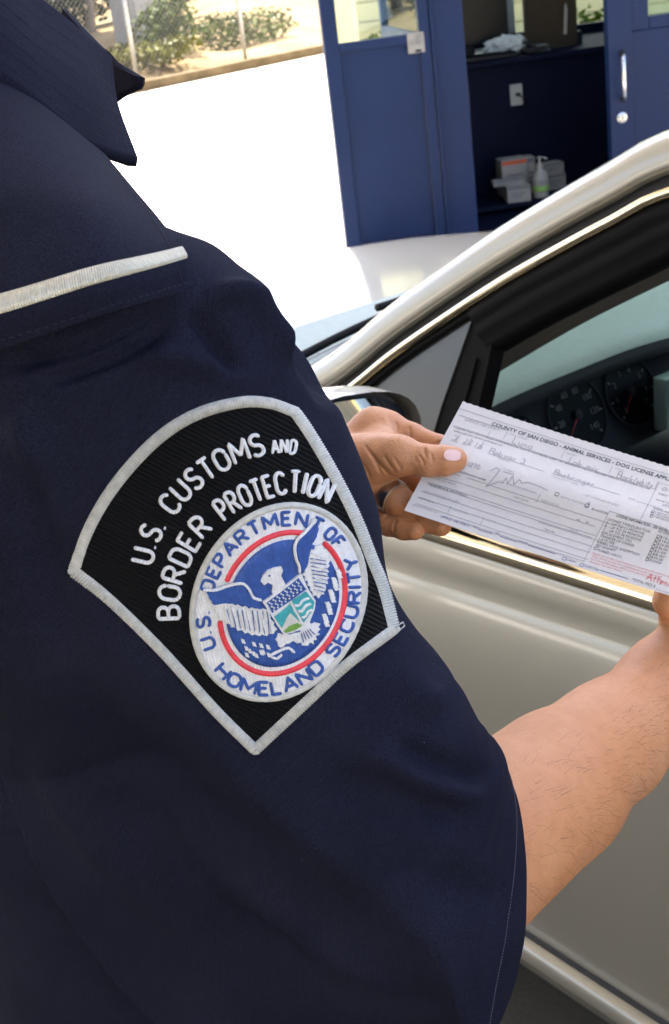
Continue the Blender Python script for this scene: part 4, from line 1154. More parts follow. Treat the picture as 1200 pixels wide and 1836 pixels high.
lo, hi = bounds(RH, [q for q, _ in RA], .06)
add_body(*surface_nets(arm_r, lo, hi, .0026))
LA = [(np.array(S_L), .050), (np.array(E_L), .044), (np.array(E_L)*.7+CP(585, 865, .975)*.3, .044), (CP(585, 865, .975), .029)]
def arm_l(X, Y, Z):
    d = None
    for (a, r1), (b, r2) in zip(LA[1:-1], LA[2:]):
        e = cone(X, Y, Z, a, b, r1, r2); d = e if d is None else smin(d, e, .02)
    return smin(d, hand_sdf(LH, X, Y, Z), .012)
lo, hi = bounds(LH, [CP(560, 880, .99)], .03)
hv, hf = surface_nets(arm_l, lo, hi, .00105)
hq = stack_to_px(hv); z1 = lambda *p: [(600+a/4.615, 720+b/4.615) for a, b in p]
hfolds = [(z1((735, 375), (748, 430), (770, 480)), 2.2, -.0011), (z1((795, 420), (812, 470), (810, 510)), 2.0, -.0008), (z1((690, 430), (730, 490), (745, 540)), 2.0, -.0009),
          (z1((660, 450), (690, 520)), 2, -.0005), (z1((760, 360), (790, 420)), 3, .0006),
          (z1((230, 330), (330, 480), (400, 630)), 3, -.0010), (z1((300, 420), (390, 540), (470, 620)), 2.6, -.0010), (z1((400, 440), (470, 540), (510, 590)), 2.4, -.0009),
          (z1((480, 450), (540, 540), (560, 590)), 2.2, -.0007), (z1((160, 420), (260, 560), (310, 680)), 3, -.0008),
          (z1((503, 150), (520, 230), (515, 310)), 2.4, -.0010), (z1((612, 190), (625, 260), (620, 340)), 2.2, -.0010), (z1((400, 100), (440, 190), (500, 260)), 4, .0008),
          (z1((840, 350), (880, 330)), 2, -.0007), (z1((520, 970), (490, 1040), (500, 1100)), 2, -.0010), (z1((470, 910), (400, 980)), 2.2, -.0010), (z1((680, 960), (650, 1000)), 2, -.0006)]
hd = fold_disp(hq, hfolds)+np.array([noise.noise(Vector(q)*260)*.00012+noise.noise(Vector(q)*90)*.0003 for q in hv])
vd = np.array(cC)-hv; vd /= np.linalg.norm(vd, axis=1)[:, None]
hv = hv+vd*hd[:, None]
add_body(hv, hf); hand_bvh = BVHTree.FromPolygons([Vector(q) for q in hv], [tuple(int(i) for i in f) for f in hf])
def upper_l(X, Y, Z):
    d = None
    for (a, r1), (b, r2) in zip(LA[:-1], LA[1:]):
        e = cone(X, Y, Z, a, b, r1, r2); d = e if d is None else smin(d, e, .02)
    return d
P = np.array([q for q, _ in LA]); add_body(*surface_nets(upper_l, P.min(0)-.07, P.max(0)+.07, .006))
# neck and head
HC = NK+Vector((Fw.x*.045, Fw.y*.045, .19))
def head_sdf(X, Y, Z):
    U = (X-HC.x)*A_.x+(Y-HC.y)*A_.y; V = (X-HC.x)*Fw.x+(Y-HC.y)*Fw.y; W = Z-HC.z
    d = np.sqrt((U/.075)**2+((V+.01)/.096)**2+((W-.03)/.10)**2)*.085-.085
    j = np.sqrt((U/.058)**2+((V-.035)/.058)**2+((W+.07)/.058)**2)*.055-.055
    d = smin(d, j, .04)
    d = smin(d, cone(V, U, W, (.088, 0, .02), (.108, 0, -.025), .009, .014), .012)
    d = smin(d, cone(V, U, W, (.085, -.018, -.066), (.085, .018, -.066), .007, .007), .01)
    for sg in (-1, 1):
        d = smin(d, cone(V, U, W, (.082, sg*.015, .04), (.075, sg*.05, .042), .008, .007), .012)
        d = smin(d, cone(V, U, W, (-.005, sg*.076, .02), (-.002, sg*.072, -.025), .016, .010, 1.0), .006)
        e = np.sqrt((U-sg*.032)**2+(V-.083)**2+(W-.022)**2)-.012; d = -smin(-d, e, .006)
    d = smin(d, cone(V, U, W, (-.035, .0, -.06), (-.065, .0, -.26), .050, .056), .03)
    return d
add_body(*surface_nets(head_sdf, (HC.x-.16, HC.y-.16, HC.z-.28), (HC.x+.16, HC.y+.16, HC.z+.15), .004))
body = mk('body', np.vstack(bodyV), np.vstack(bodyF), M['skin'], person, True)
def hair_sdf(X, Y, Z):
    U = (X-HC.x)*A_.x+(Y-HC.y)*A_.y; V = (X-HC.x)*Fw.x+(Y-HC.y)*Fw.y; W = Z-HC.z
    d = np.sqrt((U/.080)**2+((V+.014)/.101)**2+((W-.033)/.106)**2)*.09-.09
    cut = .035+.55*(V-.02)-W
    return np.maximum(d, np.maximum(cut, V-.075-.3*W))
add_v, add_f = surface_nets(hair_sdf, (HC.x-.16, HC.y-.16, HC.z-.12), (HC.x+.16, HC.y+.16, HC.z+.16), .005)
mk('hair', add_v, add_f, M['hair'], person, True)
for sg in (-1, 1):
    c = HC+A_*(sg*.032)+Fw*.076+Vector((0, 0, .022))
    ev = MB().lathe([(0, -.0115), (.006, -.0098), (.0105, -.005), (.0115, 0), (.0105, .005), (.006, .0098), (0, .0115)], c, Fw, 14).build('eye', M['white_plastic'], person, True, local=False)
    MB().lathe([(0, .0121), (.005, .0112)], c, Fw, 12).build('iris', M['hair'], ev, True, local=False)
# wedding band on the left ring finger
ra, rb = Vector(LH['fingers'][3][0][0]), Vector(LH['fingers'][3][1][0]); rn = Vector(LH['fingers'][3][2][0]); rc = rb.lerp(rn, .80); rx_ = (rn-rb).normalized()
MB().lathe([(.0102, -.0042), (.0120, -.0045), (.0128, -.0040), (.0131, 0), (.0128, .0040), (.0120, .0045), (.0102, .0042)], rc, rx_, 40).build('finger_ring', M['tungsten'], person, True, local=False, sharp=50)

def decal(name, poly, off, m, par, bvh, sub=None):
    """thin raised shape that follows the surface it lies on; poly in picture units"""
    bm = bmesh.new(); vs = [bm.verts.new((x, y, 0)) for x, y in poly]; bm.faces.new(vs)
    if sub:
        bmesh.ops.triangulate(bm, faces=bm.faces[:]); bmesh.ops.subdivide_edges(bm, edges=bm.edges[:], cuts=sub, use_grid_fill=True)
    bm.verts.index_update()
    top = []; bot = []
    for q in bm.verts:
        h_ = on_sleeve(q.co.x, q.co.y, 0, bvh)
        if h_ is None: bm.free(); return None
        top.append(h_[0]+h_[1]*off); bot.append(h_[0]+h_[1]*(-.0002))
    n = len(top); F = [[q.index for q in f.verts] for f in bm.faces]
    F += [[e.verts[0].index, e.verts[1].index, n+e.verts[1].index, n+e.verts[0].index] for e in bm.edges if e.is_boundary]
    bm.free()
    return mk(name, top+bot, F, m, par, True, sharp=40)
nl = []
for k in range(28):
    a = 2*math.pi*k/28; c, s_ = math.cos(a), math.sin(a)
    x = math.copysign(abs(c)**.7, c)*15.0; y = math.copysign(abs(s_)**.7, s_)*9.5*(1.0 if c < .4 else .96)
    nl.append((811+x*.985-y*.12, 816.5+y*.98+x*.08))
tn = decal('thumbnail', nl, .0006, M['nail'], person, hand_bvh, 1)

# ---- trousers and shoes (below the picture)
def leg_sdf(X, Y, Z):
    U = (X-NK.x)*A_.x+(Y-NK.y)*A_.y; V = (X-NK.x)*Fw.x+(Y-NK.y)*Fw.y
    d = cone(V, U, Z, (0, 0, .95), (0, 0, .90), .165, .16, 1.4)
    for sg in (-1, 1): d = smin(d, cone(V, U, Z, (0, sg*.09, .86), (0.0, sg*.11, .08), .088, .062), .03)
    return np.maximum(d, .05-Z)
v_, f_ = surface_nets(leg_sdf, (NK.x-.3, NK.y-.3, .02), (NK.x+.3, NK.y+.3, 1.0), .012)
mk('trousers', v_, f_, M['navy'], person, True)
for sg in (-1, 1):
    c0 = Vector((NK.x, NK.y, .04))+A_*(sg*.11)-Fw*.03
    v_, f_ = surface_nets(lambda X, Y, Z: np.maximum(cone(X, Y, Z, c0, c0+Fw*.19, .048, .042), .004-Z), (c0.x-.1, c0.y-.1, 0), (c0.x+.32, c0.y+.28, .12), .008)
    mk('shoe', v_, f_, M['black'], person, True)

# ---- shoulder patch: built flat in its own outline, then laid on the sleeve surface
patch = mk('shoulder_patch', [], [], M['twill_black'], person); bpy.data.objects.remove(patch)
z5 = lambda *p: [(120+a/2.0, 700+b/2.0) for a, b in p]
z6 = lambda *p: [(330+a/3.5294, 890+b/3.5294) for a, b in p]
sideA = z5((30, 645), (70, 520), (140, 388), (240, 258), (355, 150), (480, 80), (620, 44), (725, 47), (812, 78))
sideB = z5((812, 78), (868, 160), (950, 300), (1030, 458), (1088, 606), (1128, 706), (1168, 858))
sideC = z5((1168, 858), (1000, 982), (860, 1112), (674, 1286))
sideD = z5((674, 1286), (530, 1142), (342, 932), (160, 752), (30, 645))
outl = np.vstack([arc_resample(catmull(q, 60), k)[:-1] for q, k in ((sideA, 70), (sideB, 56), (sideC, 46), (sideD, 62))])
NO = len(outl)
def lay(pts, off):
    """points (x, y) in picture units -> on the sleeve, lifted by off (scalar or list)"""
    out = []; last = None
    offs = off if hasattr(off, '__len__') else [off]*len(pts)
    for (x, y), o in zip(pts, offs):
        h_ = on_sleeve(x, y)
        if h_ is None: h_ = last
        last = h_; out.append(h_[0]+h_[1]*o)
    return out
def fan(name, loop, cen, rings, off, m, par, edge=.0):
    loop = np.asarray(loop); V = lay([cen], off+.0); F = []; n = len(loop); uv = [(cen[0]/1000, cen[1]/1000)]
    for k in range(1, rings+1):
        q = np.asarray(cen)+(loop-np.asarray(cen))*(k/rings); V += lay(q, off); uv += [(a/1000, b/1000) for a, b in q]
    V += lay(loop, -.0004); uv += [(a/1000, b/1000) for a, b in loop]
    for j in range(n): F.append((0, 1+j, 1+(j+1) % n))
    for k in range(rings):
        b0 = 1+k*n; b1 = b0+n
        for j in range(n): F.append((b0+j, b1+j, b1+(j+1) % n, b0+(j+1) % n))
    return mk(name, V, F, m, par, True, uv)
stripes_bump(M['twill_black'], 40, .9, .0012, 'UV', rad(62))
patch = fan('shoulder_patch', outl, (440, 1040), 26, .0009, M['twill_black'], person)
patch['label'] = 'black shield-shaped shoulder patch with silver border and round eagle seal'
def ribbon(mb, path, hw, h, base=.0, closed=False, wob=0.0, k=5, flat=1.0):
    """satin-stitch cord along a path: half-round, follows the sleeve"""
    path = np.asarray(path, dtype=float); n = len(path)
    if n < 2: return
    P = []; O = []
    for i in range(n):
        t = (path[(i+1) % n]-path[i-1]) if closed else path[min(i+1, n-1)]-path[max(i-1, 0)]
        t = t/(np.linalg.norm(t)+1e-9); nn = np.array([-t[1], t[0]]); e = 1.0
        if not closed and (i == 0 or i == n-1): e = .55
        for j in range(k):
            a = -1+2*j/(k-1); w_ = 1+wob*math.sin(i*math.pi/2)
            P.append(path[i]+nn*a*hw*e); O.append(base+h*e*w_*math.sqrt(max(0.0, 1-abs(a)**2.2*flat)))
    V = lay(P, O); F = []
    for i in range(n if closed else n-1):
        for j in range(k-1):
            a = i*k+j; b = i*k+j+1; c = ((i+1) % n)*k+j+1; d = ((i+1) % n)*k+j
            F.append((a, b, c, d))
    if not closed:
        F.append(tuple(range(k))); F.append(tuple((n-1)*k+j for j in range(k))[::-1])
    mb.add(V, F)
M['merrow'] = mat('merrow_border', (.44, .435, .40), .6, var=.14, vscale=300, sheen=.15)
mb = MB(); fine = arc_resample(np.vstack([outl, outl[:1]]), 1401)[:-1]
ribbon(mb, fine, 11.5, .0030, -.0004, True, .20, 9)
mb.build('merrowed_border', M['merrow'], patch, True, local=False)
# loose thread end at the right corner
mb = MB(); mb.tube(lay(z5((1168, 850), (1180, 840), (1186, 852), (1180, 868)), [.002, .004, .004, .001]), .00035, 5); mb.build('loose_thread', M['merrow'], patch, True, local=False)

# stroke alphabet (x, y in letter heights)
def arc(cx, cy, rx, ry, a0, a1, n=10): return [(cx+rx*math.cos(rad(a0+(a1-a0)*i/(n-1))), cy+ry*math.sin(rad(a0+(a1-a0)*i/(n-1)))) for i in range(n)]
GL = {
 'A': (.62, [[(0, 0), (.31, 1), (.62, 0)], [(.12, .34), (.50, .34)]]),
 'B': (.54, [[(0, 0), (0, 1)], [(0, 1)]+arc(.26, .76, .24, .24, 90, -90, 8)+[(0, .52)], [(0, .52)]+arc(.28, .26, .26, .26, 90, -90, 8)+[(0, 0)]]),
 'C': (.56, [arc(.29, .70, .28, .30, 20, 180, 9)+arc(.29, .30, .28, .30, 180, 340, 9)]),
 'D': (.56, [[(0, 0), (0, 1)], [(0, 1), (.22, 1)]+arc(.26, .70, .28, .30, 80, 0, 6)+arc(.26, .30, .28, .30, 0, -80, 6)+[(.22, 0), (0, 0)]]),
 'E': (.46, [[(.46, 1), (0, 1), (0, 0), (.46, 0)], [(0, .52), (.38, .52)]]),
 'F': (.46, [[(.46, 1), (0, 1), (0, 0)], [(0, .52), (.36, .52)]]),
 'H': (.58, [[(0, 0), (0, 1)], [(.58, 0), (.58, 1)], [(0, .5), (.58, .5)]]),
 'I': (.08, [[(.04, 0), (.04, 1)]]),
 'L': (.46, [[(0, 1), (0, 0), (.46, 0)]]),
 'M': (.72, [[(0, 0), (0, 1), (.36, .3), (.72, 1), (.72, 0)]]),
 'N': (.58, [[(0, 0), (0, 1), (.58, 0), (.58, 1)]]),
 'O': (.58, [arc(.29, .68, .29, .32, 0, 180, 10)+arc(.29, .32, .29, .32, 180, 360, 10)+[(.58, .68)]]),
 'P': (.52, [[(0, 0), (0, 1)], [(0, 1)]+arc(.26, .73, .26, .27, 90, -90, 9)+[(0, .46)]]),
 'R': (.55, [[(0, 0), (0, 1)], [(0, 1)]+arc(.26, .74, .26, .26, 90, -90, 9)+[(0, .48)], [(.26, .48), (.55, 0)]]),
 'S': (.52, [arc(.26, .75, .25, .25, 25, 180, 8)+arc(.26, .75, .25, .25, 180, 250, 3)+[(.26, .5)]+arc(.26, .25, .26, .25, 70, 0, 4)+arc(.26, .25, .26, .25, 0, -160, 8)]),
 'T': (.54, [[(0, 1), (.54, 1)], [(.27, 1), (.27, 0)]]),
 'U': (.56, [[(0, 1), (0, .28)]+arc(.28, .28, .28, .28, 180, 360, 9)+[(.56, .28), (.56, 1)]]),
 'Y': (.56, [[(0, 1), (.28, .48), (.56, 1)], [(.28, .48), (.28, 0)]]),
 '.': (.10, [[(.02, 0), (.02, .09)]]), ' ': (.30, []), '-': (.3, [[(0, .5), (.3, .5)]]),
 # handwriting
 'a': (.42, [arc(.2, .24, .2, .24, 40, 330, 10), [(.4, .48), (.38, .1), (.46, 0)]]), 'b': (.4, [[(.02, 1), (.04, 0)], arc(.2, .22, .18, .22, 150, -160, 10)]),
 'c': (.36, [arc(.2, .24, .19, .24, 50, 310, 9)]), 'd': (.42, [arc(.2, .24, .2, .24, 40, 330, 10), [(.4, 1), (.39, .08), (.46, 0)]]), 'e': (.38, [[(.02, .24), (.34, .28)]+arc(.19, .25, .17, .24, 10, 310, 9)]), 'g': (.4, [arc(.2, .24, .18, .22, 40, 330, 9), [(.39, .46), (.37, -.2), (.2, -.36), (.04, -.24)]]),
 'h': (.4, [[(.02, 1), (.02, 0)], [(.02, .3), (.18, .5), (.34, .4), (.36, 0)]]), 'i': (.12, [[(.05, .5), (.06, 0)], [(.07, .72), (.08, .76)]]), 'k': (.38, [[(.02, 1), (.02, 0)], [(.34, .5), (.05, .22), (.36, 0)]]),
 'l': (.14, [[(.05, 1), (.06, .05), (.12, 0)]]), 'm': (.62, [[(.02, .5), (.02, 0)], [(.02, .3), (.15, .5), (.28, .4), (.30, 0)], [(.30, .3), (.44, .5), (.57, .4), (.60, 0)]]), 'n': (.4, [[(.02, .5), (.02, 0)], [(.02, .3), (.18, .5), (.34, .4), (.36, 0)]]),
 'o': (.4, [arc(.2, .24, .19, .24, 90, 450, 12)]), 'r': (.3, [[(.02, .5), (.02, 0)], [(.02, .3), (.14, .48), (.28, .46)]]), 't': (.3, [[(.13, .95), (.13, .08), (.24, 0)], [(0, .6), (.28, .64)]]), 'u': (.4, [[(.02, .5), (.04, .1), (.18, 0), (.34, .12), (.36, .5)], [(.36, .5), (.38, 0)]]),
 'v': (.36, [[(0, .5), (.18, 0), (.36, .52)]]), 'w': (.52, [[(0, .5), (.12, 0), (.26, .4), (.40, 0), (.52, .52)]]), 'x': (.36, [[(0, .5), (.36, 0)], [(.34, .5), (.02, 0)]]), '/': (.3, [[(0, -.1), (.3, 1.05)]]), '|': (.2, [[(.1, -.1), (.1, 1.0)]]),
 '1': (.2, [[(.02, .8), (.1, 1), (.1, 0)]]), '2': (.44, [arc(.2, .76, .18, .24, 150, -30, 8)+[(.02, 0), (.42, .02)]]), '3': (.42, [arc(.18, .76, .18, .22, 140, -80, 8)+arc(.18, .26, .2, .26, 80, -150, 9)]), '6': (.42, [[(.34, 1), (.1, .55)]+arc(.2, .24, .18, .24, 160, 500, 12)]),
 '7': (.4, [[(0, 1), (.4, .98), (.14, 0)]]), '9': (.4, [arc(.2, .74, .17, .22, 0, 360, 11)+[(.36, .7), (.30, 0)]]), '0': (.42, [arc(.21, .5, .2, .5, 90, 450, 14)])}
def densify(P, step):
    P = np.asarray(P, dtype=float); L = np.linalg.norm(np.diff(P, axis=0), axis=1).sum(); return arc_resample(P, max(3, int(L/step)+2))
def text_on_path(text, path, height, hw, h, base, name, m, par, gap=.20, flip=False, xs=None):
    """letters standing on a baseline; each letter is a raised cord"""
    P = arc_resample(catmull(path, 200), 400); L = np.linalg.norm(np.diff(P, axis=0), axis=1).sum()
    units = sum(GL[c][0] for c in text)+gap*(len(text)-1); sx = L/(units*height) if xs is None else xs
    mb = MB(); x = 0.0
    def place(u, v):
        d = max(0, min(L, u))/L*399; i = int(min(d, 398)); p = P[i]+(P[i+1]-P[i])*(d-i); t = P[min(i+3, 399)]-P[max(i-3, 0)]; t /= np.linalg.norm(t)
        up = np.array([t[1], -t[0]]); return p+up*v
    for c in text:
        w_, strokes = GL[c]
        xm = (x+w_/2)*height*sx; pm_ = place(xm, 0); p1 = place(xm+2, 0); p0 = place(xm-2, 0); t = (p1-p0)/np.linalg.norm(p1-p0); up = np.array([t[1], -t[0]])
        for st_ in strokes:
            q = [pm_+t*((a-w_/2)*height*sx)+up*(b_*height) for a, b_ in st_]
            ribbon(mb, densify(q, 2.6), hw, h, base)
        x += w_+gap
    return mb.build(name, m, par, True, local=False)
text_on_path('U.S. CUSTOMS', z5((305, 618), (322, 555), (350, 498), (400, 425), (447, 370), (500, 326), (560, 286), (622, 254), (706, 226)), 38, 3.4, .0012, .0010, 'lettering', M['thread_white'], patch)
text_on_path('AND', z5((732, 226), (775, 223), (812, 228)), 24, 2.6, .0008, .0010, 'lettering', M['thread_white'], patch)
text_on_path('BORDER', z5((404, 812), (404, 745), (420, 668), (447, 600), (486, 532), (520, 494)), 38, 3.4, .0012, .0010, 'lettering', M['thread_white'], patch)
text_on_path('PROTECTION', z5((566, 462), (608, 431), (652, 408), (702, 388), (748, 374), (792, 366), (832, 368), (872, 379), (925, 402)), 38, 3.4, .0012, .0010, 'lettering', M['thread_white'], patch)
# round seal
EC = np.array([497.0, 1078.0])
def el(r, a, cx=EC, ax=156.0, ay=178.0): c, s_ = r*math.cos(rad(a)), r*math.sin(rad(a)); return (cx[0]+ax*c+14*s_*(ax/156), cx[1]-12*c*(ay/178)-ay*s_)
def ring_pts(r, n, **k): return [el(r, 360*i/n, **k) for i in range(n)]
seal = fan('seal', ring_pts(.985, 120), tuple(EC), 14, .0016, M['thread_white'], patch)
N, L, b = nodes(M['thread_white']); 
mb = MB(); ribbon(mb, ring_pts(.968, 260), 6.2, .0014, .0012, True, .08, 7); mb.build('seal_rim', M['merrow'], patch, True, local=False)
RC = np.array([504.0, 1079.0]); kr = dict(cx=RC, ax=110.0, ay=126.0)
fan('seal_field', ring_pts(.90, 90, **kr), tuple(RC), 10, .0020, M['thread_blue'], patch)
mb = MB()
for a0, a1 in ((158, 73), (55, -170)):
    ribbon(mb, [el(1.0, a, **kr) for a in np.linspace(a0, a1, 120)], 5.0, .0010, .0016, False, .06)
mb.build('red_ring', M['thread_red'], patch, True, local=False)
def arc_text(t, a0, a1, r, h, out=True, gap=.22):
    pts = [el(r, a) for a in np.linspace(a0, a1, 14)]
    text_on_path(t, pts, h, 3.0, .0007, .0017, 'seal_lettering', M['thread_blue'], patch, gap)
arc_text('U.S.', 210, 182, .775, 23); arc_text('DEPARTMENT', 168, 60, .775, 23); arc_text('OF', 55, 40, .775, 22)
arc_text('HOMELAND', 224, 310, .925, 23); arc_text('SECURITY', 319, 386, .925, 22)
def shape(name, pts, off, m, jag=0.0, n=None, sub=2):
    P = [tuple(q) for q in pts]
    if jag:
        R2 = arc_resample(np.array(P+[P[0]]), n or 40)[:-1]; c = R2.mean(0)
        P = [tuple(q+(q-c)/np.linalg.norm(q-c)*(jag if i % 2 else -jag)) for i, q in enumerate(R2)]
    return decal(name, P, off, M[m], patch, None, sub)
WH = 'thread_white'; BLU = 'thread_blue'
shape('wing', z6((775, 345), (830, 296), (875, 330), (900, 390), (888, 455), (890, 520), (868, 585), (838, 628), (800, 612), (762, 530), (735, 480), (765, 415)), .0027, WH, 2.0, 44)
shape('wing', z6((185, 672), (260, 655), (340, 672), (420, 690), (500, 690), (545, 760), (580, 835), (520, 862), (440, 860), (372, 840), (290, 800), (226, 752)), .0027, WH, 2.0, 44)
shape('wing_top', z6((688, 330), (705, 270), (750, 215), (795, 158), (830, 190), (815, 250), (790, 290), (772, 340), (765, 410), (735, 475), (715, 400)), .0029, BLU, 1.0, 40)
shape('wing_top', z6((140, 592), (230, 562), (310, 545), (365, 545), (410, 600), (470, 650), (490, 700), (430, 685), (345, 660), (255, 655), (185, 668)), .0029, BLU, 1.0, 44)
mb = MB()
for q in (z6((800, 132), (790, 165), (745, 218), (700, 262), (683, 312), (692, 380), (712, 430), (712, 470)), z6((120, 572), (200, 572), (280, 545), (360, 534), (402, 568), (432, 622), (482, 640))):
    ribbon(mb, arc_resample(catmull(q, 60), 50), 2.6, .0010, .0026)
for (a, b2) in zip(np.linspace(0, 1, 7), np.linspace(0, 1, 7)):
    p0 = z6((785+95*a*0+20*a, 345+230*a)); p1 = z6((860+25*math.sin(a*3), 345+230*a+30)); ribbon(mb, densify([p0[0], p1[0]], 3), 1.4, .0006, .0028)
    p0 = z6((250+270*a, 672+25*a)); p1 = z6((290+260*a, 790+60*a)); ribbon(mb, densify([p0[0], p1[0]], 3), 1.8, .0006, .0028)
mb.build('wing_edge', M[WH], patch, True, local=False)
mb = MB()
for a in np.linspace(.04, .96, 9):
    p0 = (255+275*a, 690+15*a); p1 = (285+255*a, 800+58*a); ribbon(mb, densify(z6(p0, p1), 3), .8, .0002, .0030)
    p0 = (772+28*a, 372+210*a); p1 = (868+20*math.sin(a*3), 388+215*a); ribbon(mb, densify(z6(p0, p1), 3), .8, .0002, .0030)
for a in np.linspace(0.1, .9, 5):
    ribbon(mb, densify(z6((720+60*a, 850-30*a), (735+85*a, 915-60*a)), 3), .8, .0002, .0029)
mb.build('feather_gap', M[BLU], patch, True, local=False)
shape('eagle_head', z6((476, 522), (490, 484), (520, 452), (560, 436), (602, 430), (612, 456), (600, 486), (625, 535), (640, 572), (560, 618), (545, 590), (552, 545), (520, 528), (498, 545)), .0028, WH, 0, None, 2)
shape('eye', z6((520, 482), (532, 478), (534, 488), (522, 490)), .0032, BLU)
shape('tail', z6((580, 850), (640, 862), (705, 845), (700, 895), (645, 915), (600, 945), (574, 900)), .0026, WH, 1.2, 20)
shape('tail', z6((692, 862), (780, 785), (842, 800), (835, 860), (805, 915), (745, 925), (685, 900)), .0026, WH, 2.6, 30)
for k in range(12):
    a = k/11; c = (372+160*a+10*math.sin(k*2), 900+90*abs(math.sin(k*1.3))); shape('olive_leaf', z6((c[0]-16, c[1]-16), (c[0]+6, c[1]-10), (c[0]+16, c[1]+16), (c[0]-8, c[1]+10)), .0026, WH, sub=1)
for k in range(14):
    a = k/13; c = (955-80*a+14*math.sin(k*2.1), 470+330*a); shape('arrow_feather', z6((c[0]-20, c[1]-14), (c[0]+4, c[1]-18), (c[0]+20, c[1]+12), (c[0]-8, c[1]+16)), .0026, WH, sub=1)
mb = MB(); ribbon(mb, arc_resample(catmull(z6((540, 990), (600, 960), (650, 945), (690, 975)), 30), 24), 2.6, .0008, .0024)
ribbon(mb, arc_resample(catmull(z6((545, 1000), (580, 1010), (612, 985)), 30), 16), 2.4, .0008, .0024); mb.build('talon', M[WH], patch, True, local=False)
shape('shield', z6((488, 650), (600, 570), (722, 472), (765, 570), (812, 645), (806, 700), (776, 780), (742, 822), (620, 858), (580, 800), (538, 730)), .0031, WH)
shape('shield_chief', z6((512, 652), (610, 578), (704, 500), (752, 572), (650, 646), (546, 716)), .0034, BLU)
for k in range(5):
    for j in range(8):
        u, v = (j+.5+.25*(k % 2))/8.3, (k+.6)/5.4; a = (512+192*u+38*v, 652-152*u+66*v); shape('star', z6((a[0]-6, a[1]), (a[0], a[1]-6), (a[0]+6, a[1]), (a[0], a[1]+6)), .0038, WH, sub=None)
shape('shield_sky', z6((558, 742), (610, 700), (652, 664), (690, 720), (722, 782), (660, 760), (620, 828), (590, 790)), .0034, 'thread_teal')
shape('shield_mountain', z6((606, 812), (632, 752), (656, 718), (690, 752), (722, 786), (660, 800), (622, 830)), .0035, 'thread_grey')
shape('shield_field', z6((618, 830), (650, 798), (700, 780), (726, 800), (690, 822), (632, 842)), .0037, 'thread_green')
shape('shield_sea', z6((664, 640), (750, 584), (800, 650), (794, 700), (738, 780), (700, 710)), .0034, 'thread_teal')
mb = MB()
for dx in (0, 1, 2):
    q = z6((680+dx*22, 668+dx*40), (706+dx*20, 672+dx*36), (735+dx*16, 638+dx*36), (772+dx*10, 628+dx*36)); ribbon(mb, arc_resample(catmull(q, 20), 14), 2.6 if dx != 1 else 3.0, .0005, .0033)
mb.build('shield_wave', M[WH], patch, True, local=False)
mb = MB(); ribbon(mb, densify(z6((655, 650), (735, 800)), 3), 1.8, .0005, .0034); mb.build('shield_divider', M[WH], patch, True, local=False)

# ================================================================== PAPER FORM
M['paper'] = mat('paper', (.57, .54, .515), .75, var=.035, vscale=40, bump=.02, bscale=200)
M['ink'] = mat('printed_ink', (.09, .088, .095), .8)
M['ink_line'] = mat('rule_ink', (.34, .33, .33), .8)
M['pencil'] = mat('pen_grey', (.30, .28, .29), .7)
M['ink_red'] = mat('red_ink', (.55, .13, .13), .8)
M['ink_blue'] = mat('blue_ink', (.10, .11, .22), .8)
pTL, pTR, pBL, pBR = at(830, 720, .950), at(1363, 885, .928), at(725, 915, .912), at(1262, 1086, .890)
ex_, ey_ = np.array([533.0, 165.0]), np.array([-105.0, 195.0])
PM = np.linalg.inv(np.stack([ex_, ey_], 1))
pN = (pTR-pTL).cross(pBL-pTL).normalized()
if pN.dot(cD) > 0: pN = -pN
def paper_pt(u, v, off=0.0):
    p = pTL*(1-u)*(1-v)+pTR*u*(1-v)+pBL*(1-u)*v+pBR*u*v
    bend = .0085*math.exp(-((v-.5)/.20)**2)*min(1, u*6+.3)-.004*math.sin(u*3.1)*.6
    return p+pN*(bend+off)
def pp(x, y, off=.00025):
    u, v = PM@np.array([x-830.0, y-720.0]); return paper_pt(u, v, off)
form = empty('paper_form', pBL, 0, 'white printed dog licence form with pen handwriting held across the car window', 'paper')
nu, nv = 260, 40; V = []
for j in range(nv):
    for i in range(nu):
        u, v = i/(nu-1), j/(nv-1)
        if j == 0: v -= .0035*(1 if (i % 6) in (0, 1, 2) else -.2)
        V.append(paper_pt(u, v))
F = grid_faces(nv, nu); K = len(V)
V += [q-pN*.00012 for q in V]; F += [tuple(i+K for i in f[::-1]) for f in F]
sheet_o = mk('sheet', V, F, M['paper'], form, True)
PX, PY = ex_/np.linalg.norm(ex_), ey_/np.linalg.norm(ey_)
def text_mesh(body, bold):
    cu = bpy.data.curves.new('t', 'FONT'); cu.body = body; cu.size = 1.0; cu.resolution_u = 2; cu.offset = bold
    ob = bpy.data.objects.new('t', cu); COL.objects.link(ob)
    me = bpy.data.meshes.new_from_object(ob.evaluated_get(bpy.context.evaluated_depsgraph_get()))
    v = np.array([q.co[:2] for q in me.vertices]); f = [list(p.vertices) for p in me.polygons]
    bpy.data.objects.remove(ob); bpy.data.curves.remove(cu); bpy.data.meshes.remove(me); return v, f
def ptext(body, x, y, W, h, m='ink', bold=0.0, name='printed_line'):
    """x, y: baseline start; W: run length; h: cap height, in photo pixels along the sheet"""
    v, f = text_mesh(body, bold); wd = v[:, 0].max(); s_ = h/.69
    Q = [np.array([x, y])+PX*(a*W/wd)-PY*(b_*s_) for a, b_ in v]
    return mk(name, [pp(*q) for q in Q], f, M[m], form, False)
def prule(x0, y0, L, m='ink_line', w=.55, vert=False, name='rule'):
    d = PY if vert else PX; n = PX if vert else PY; k = 12; P = []
    for i in range(k):
        c = np.array([x0, y0])+d*L*i/(k-1); P += [pp(*(c-n*w)), pp(*(c+n*w))]
    return mk(name, P, grid_faces(k, 2), M[m], form, False)
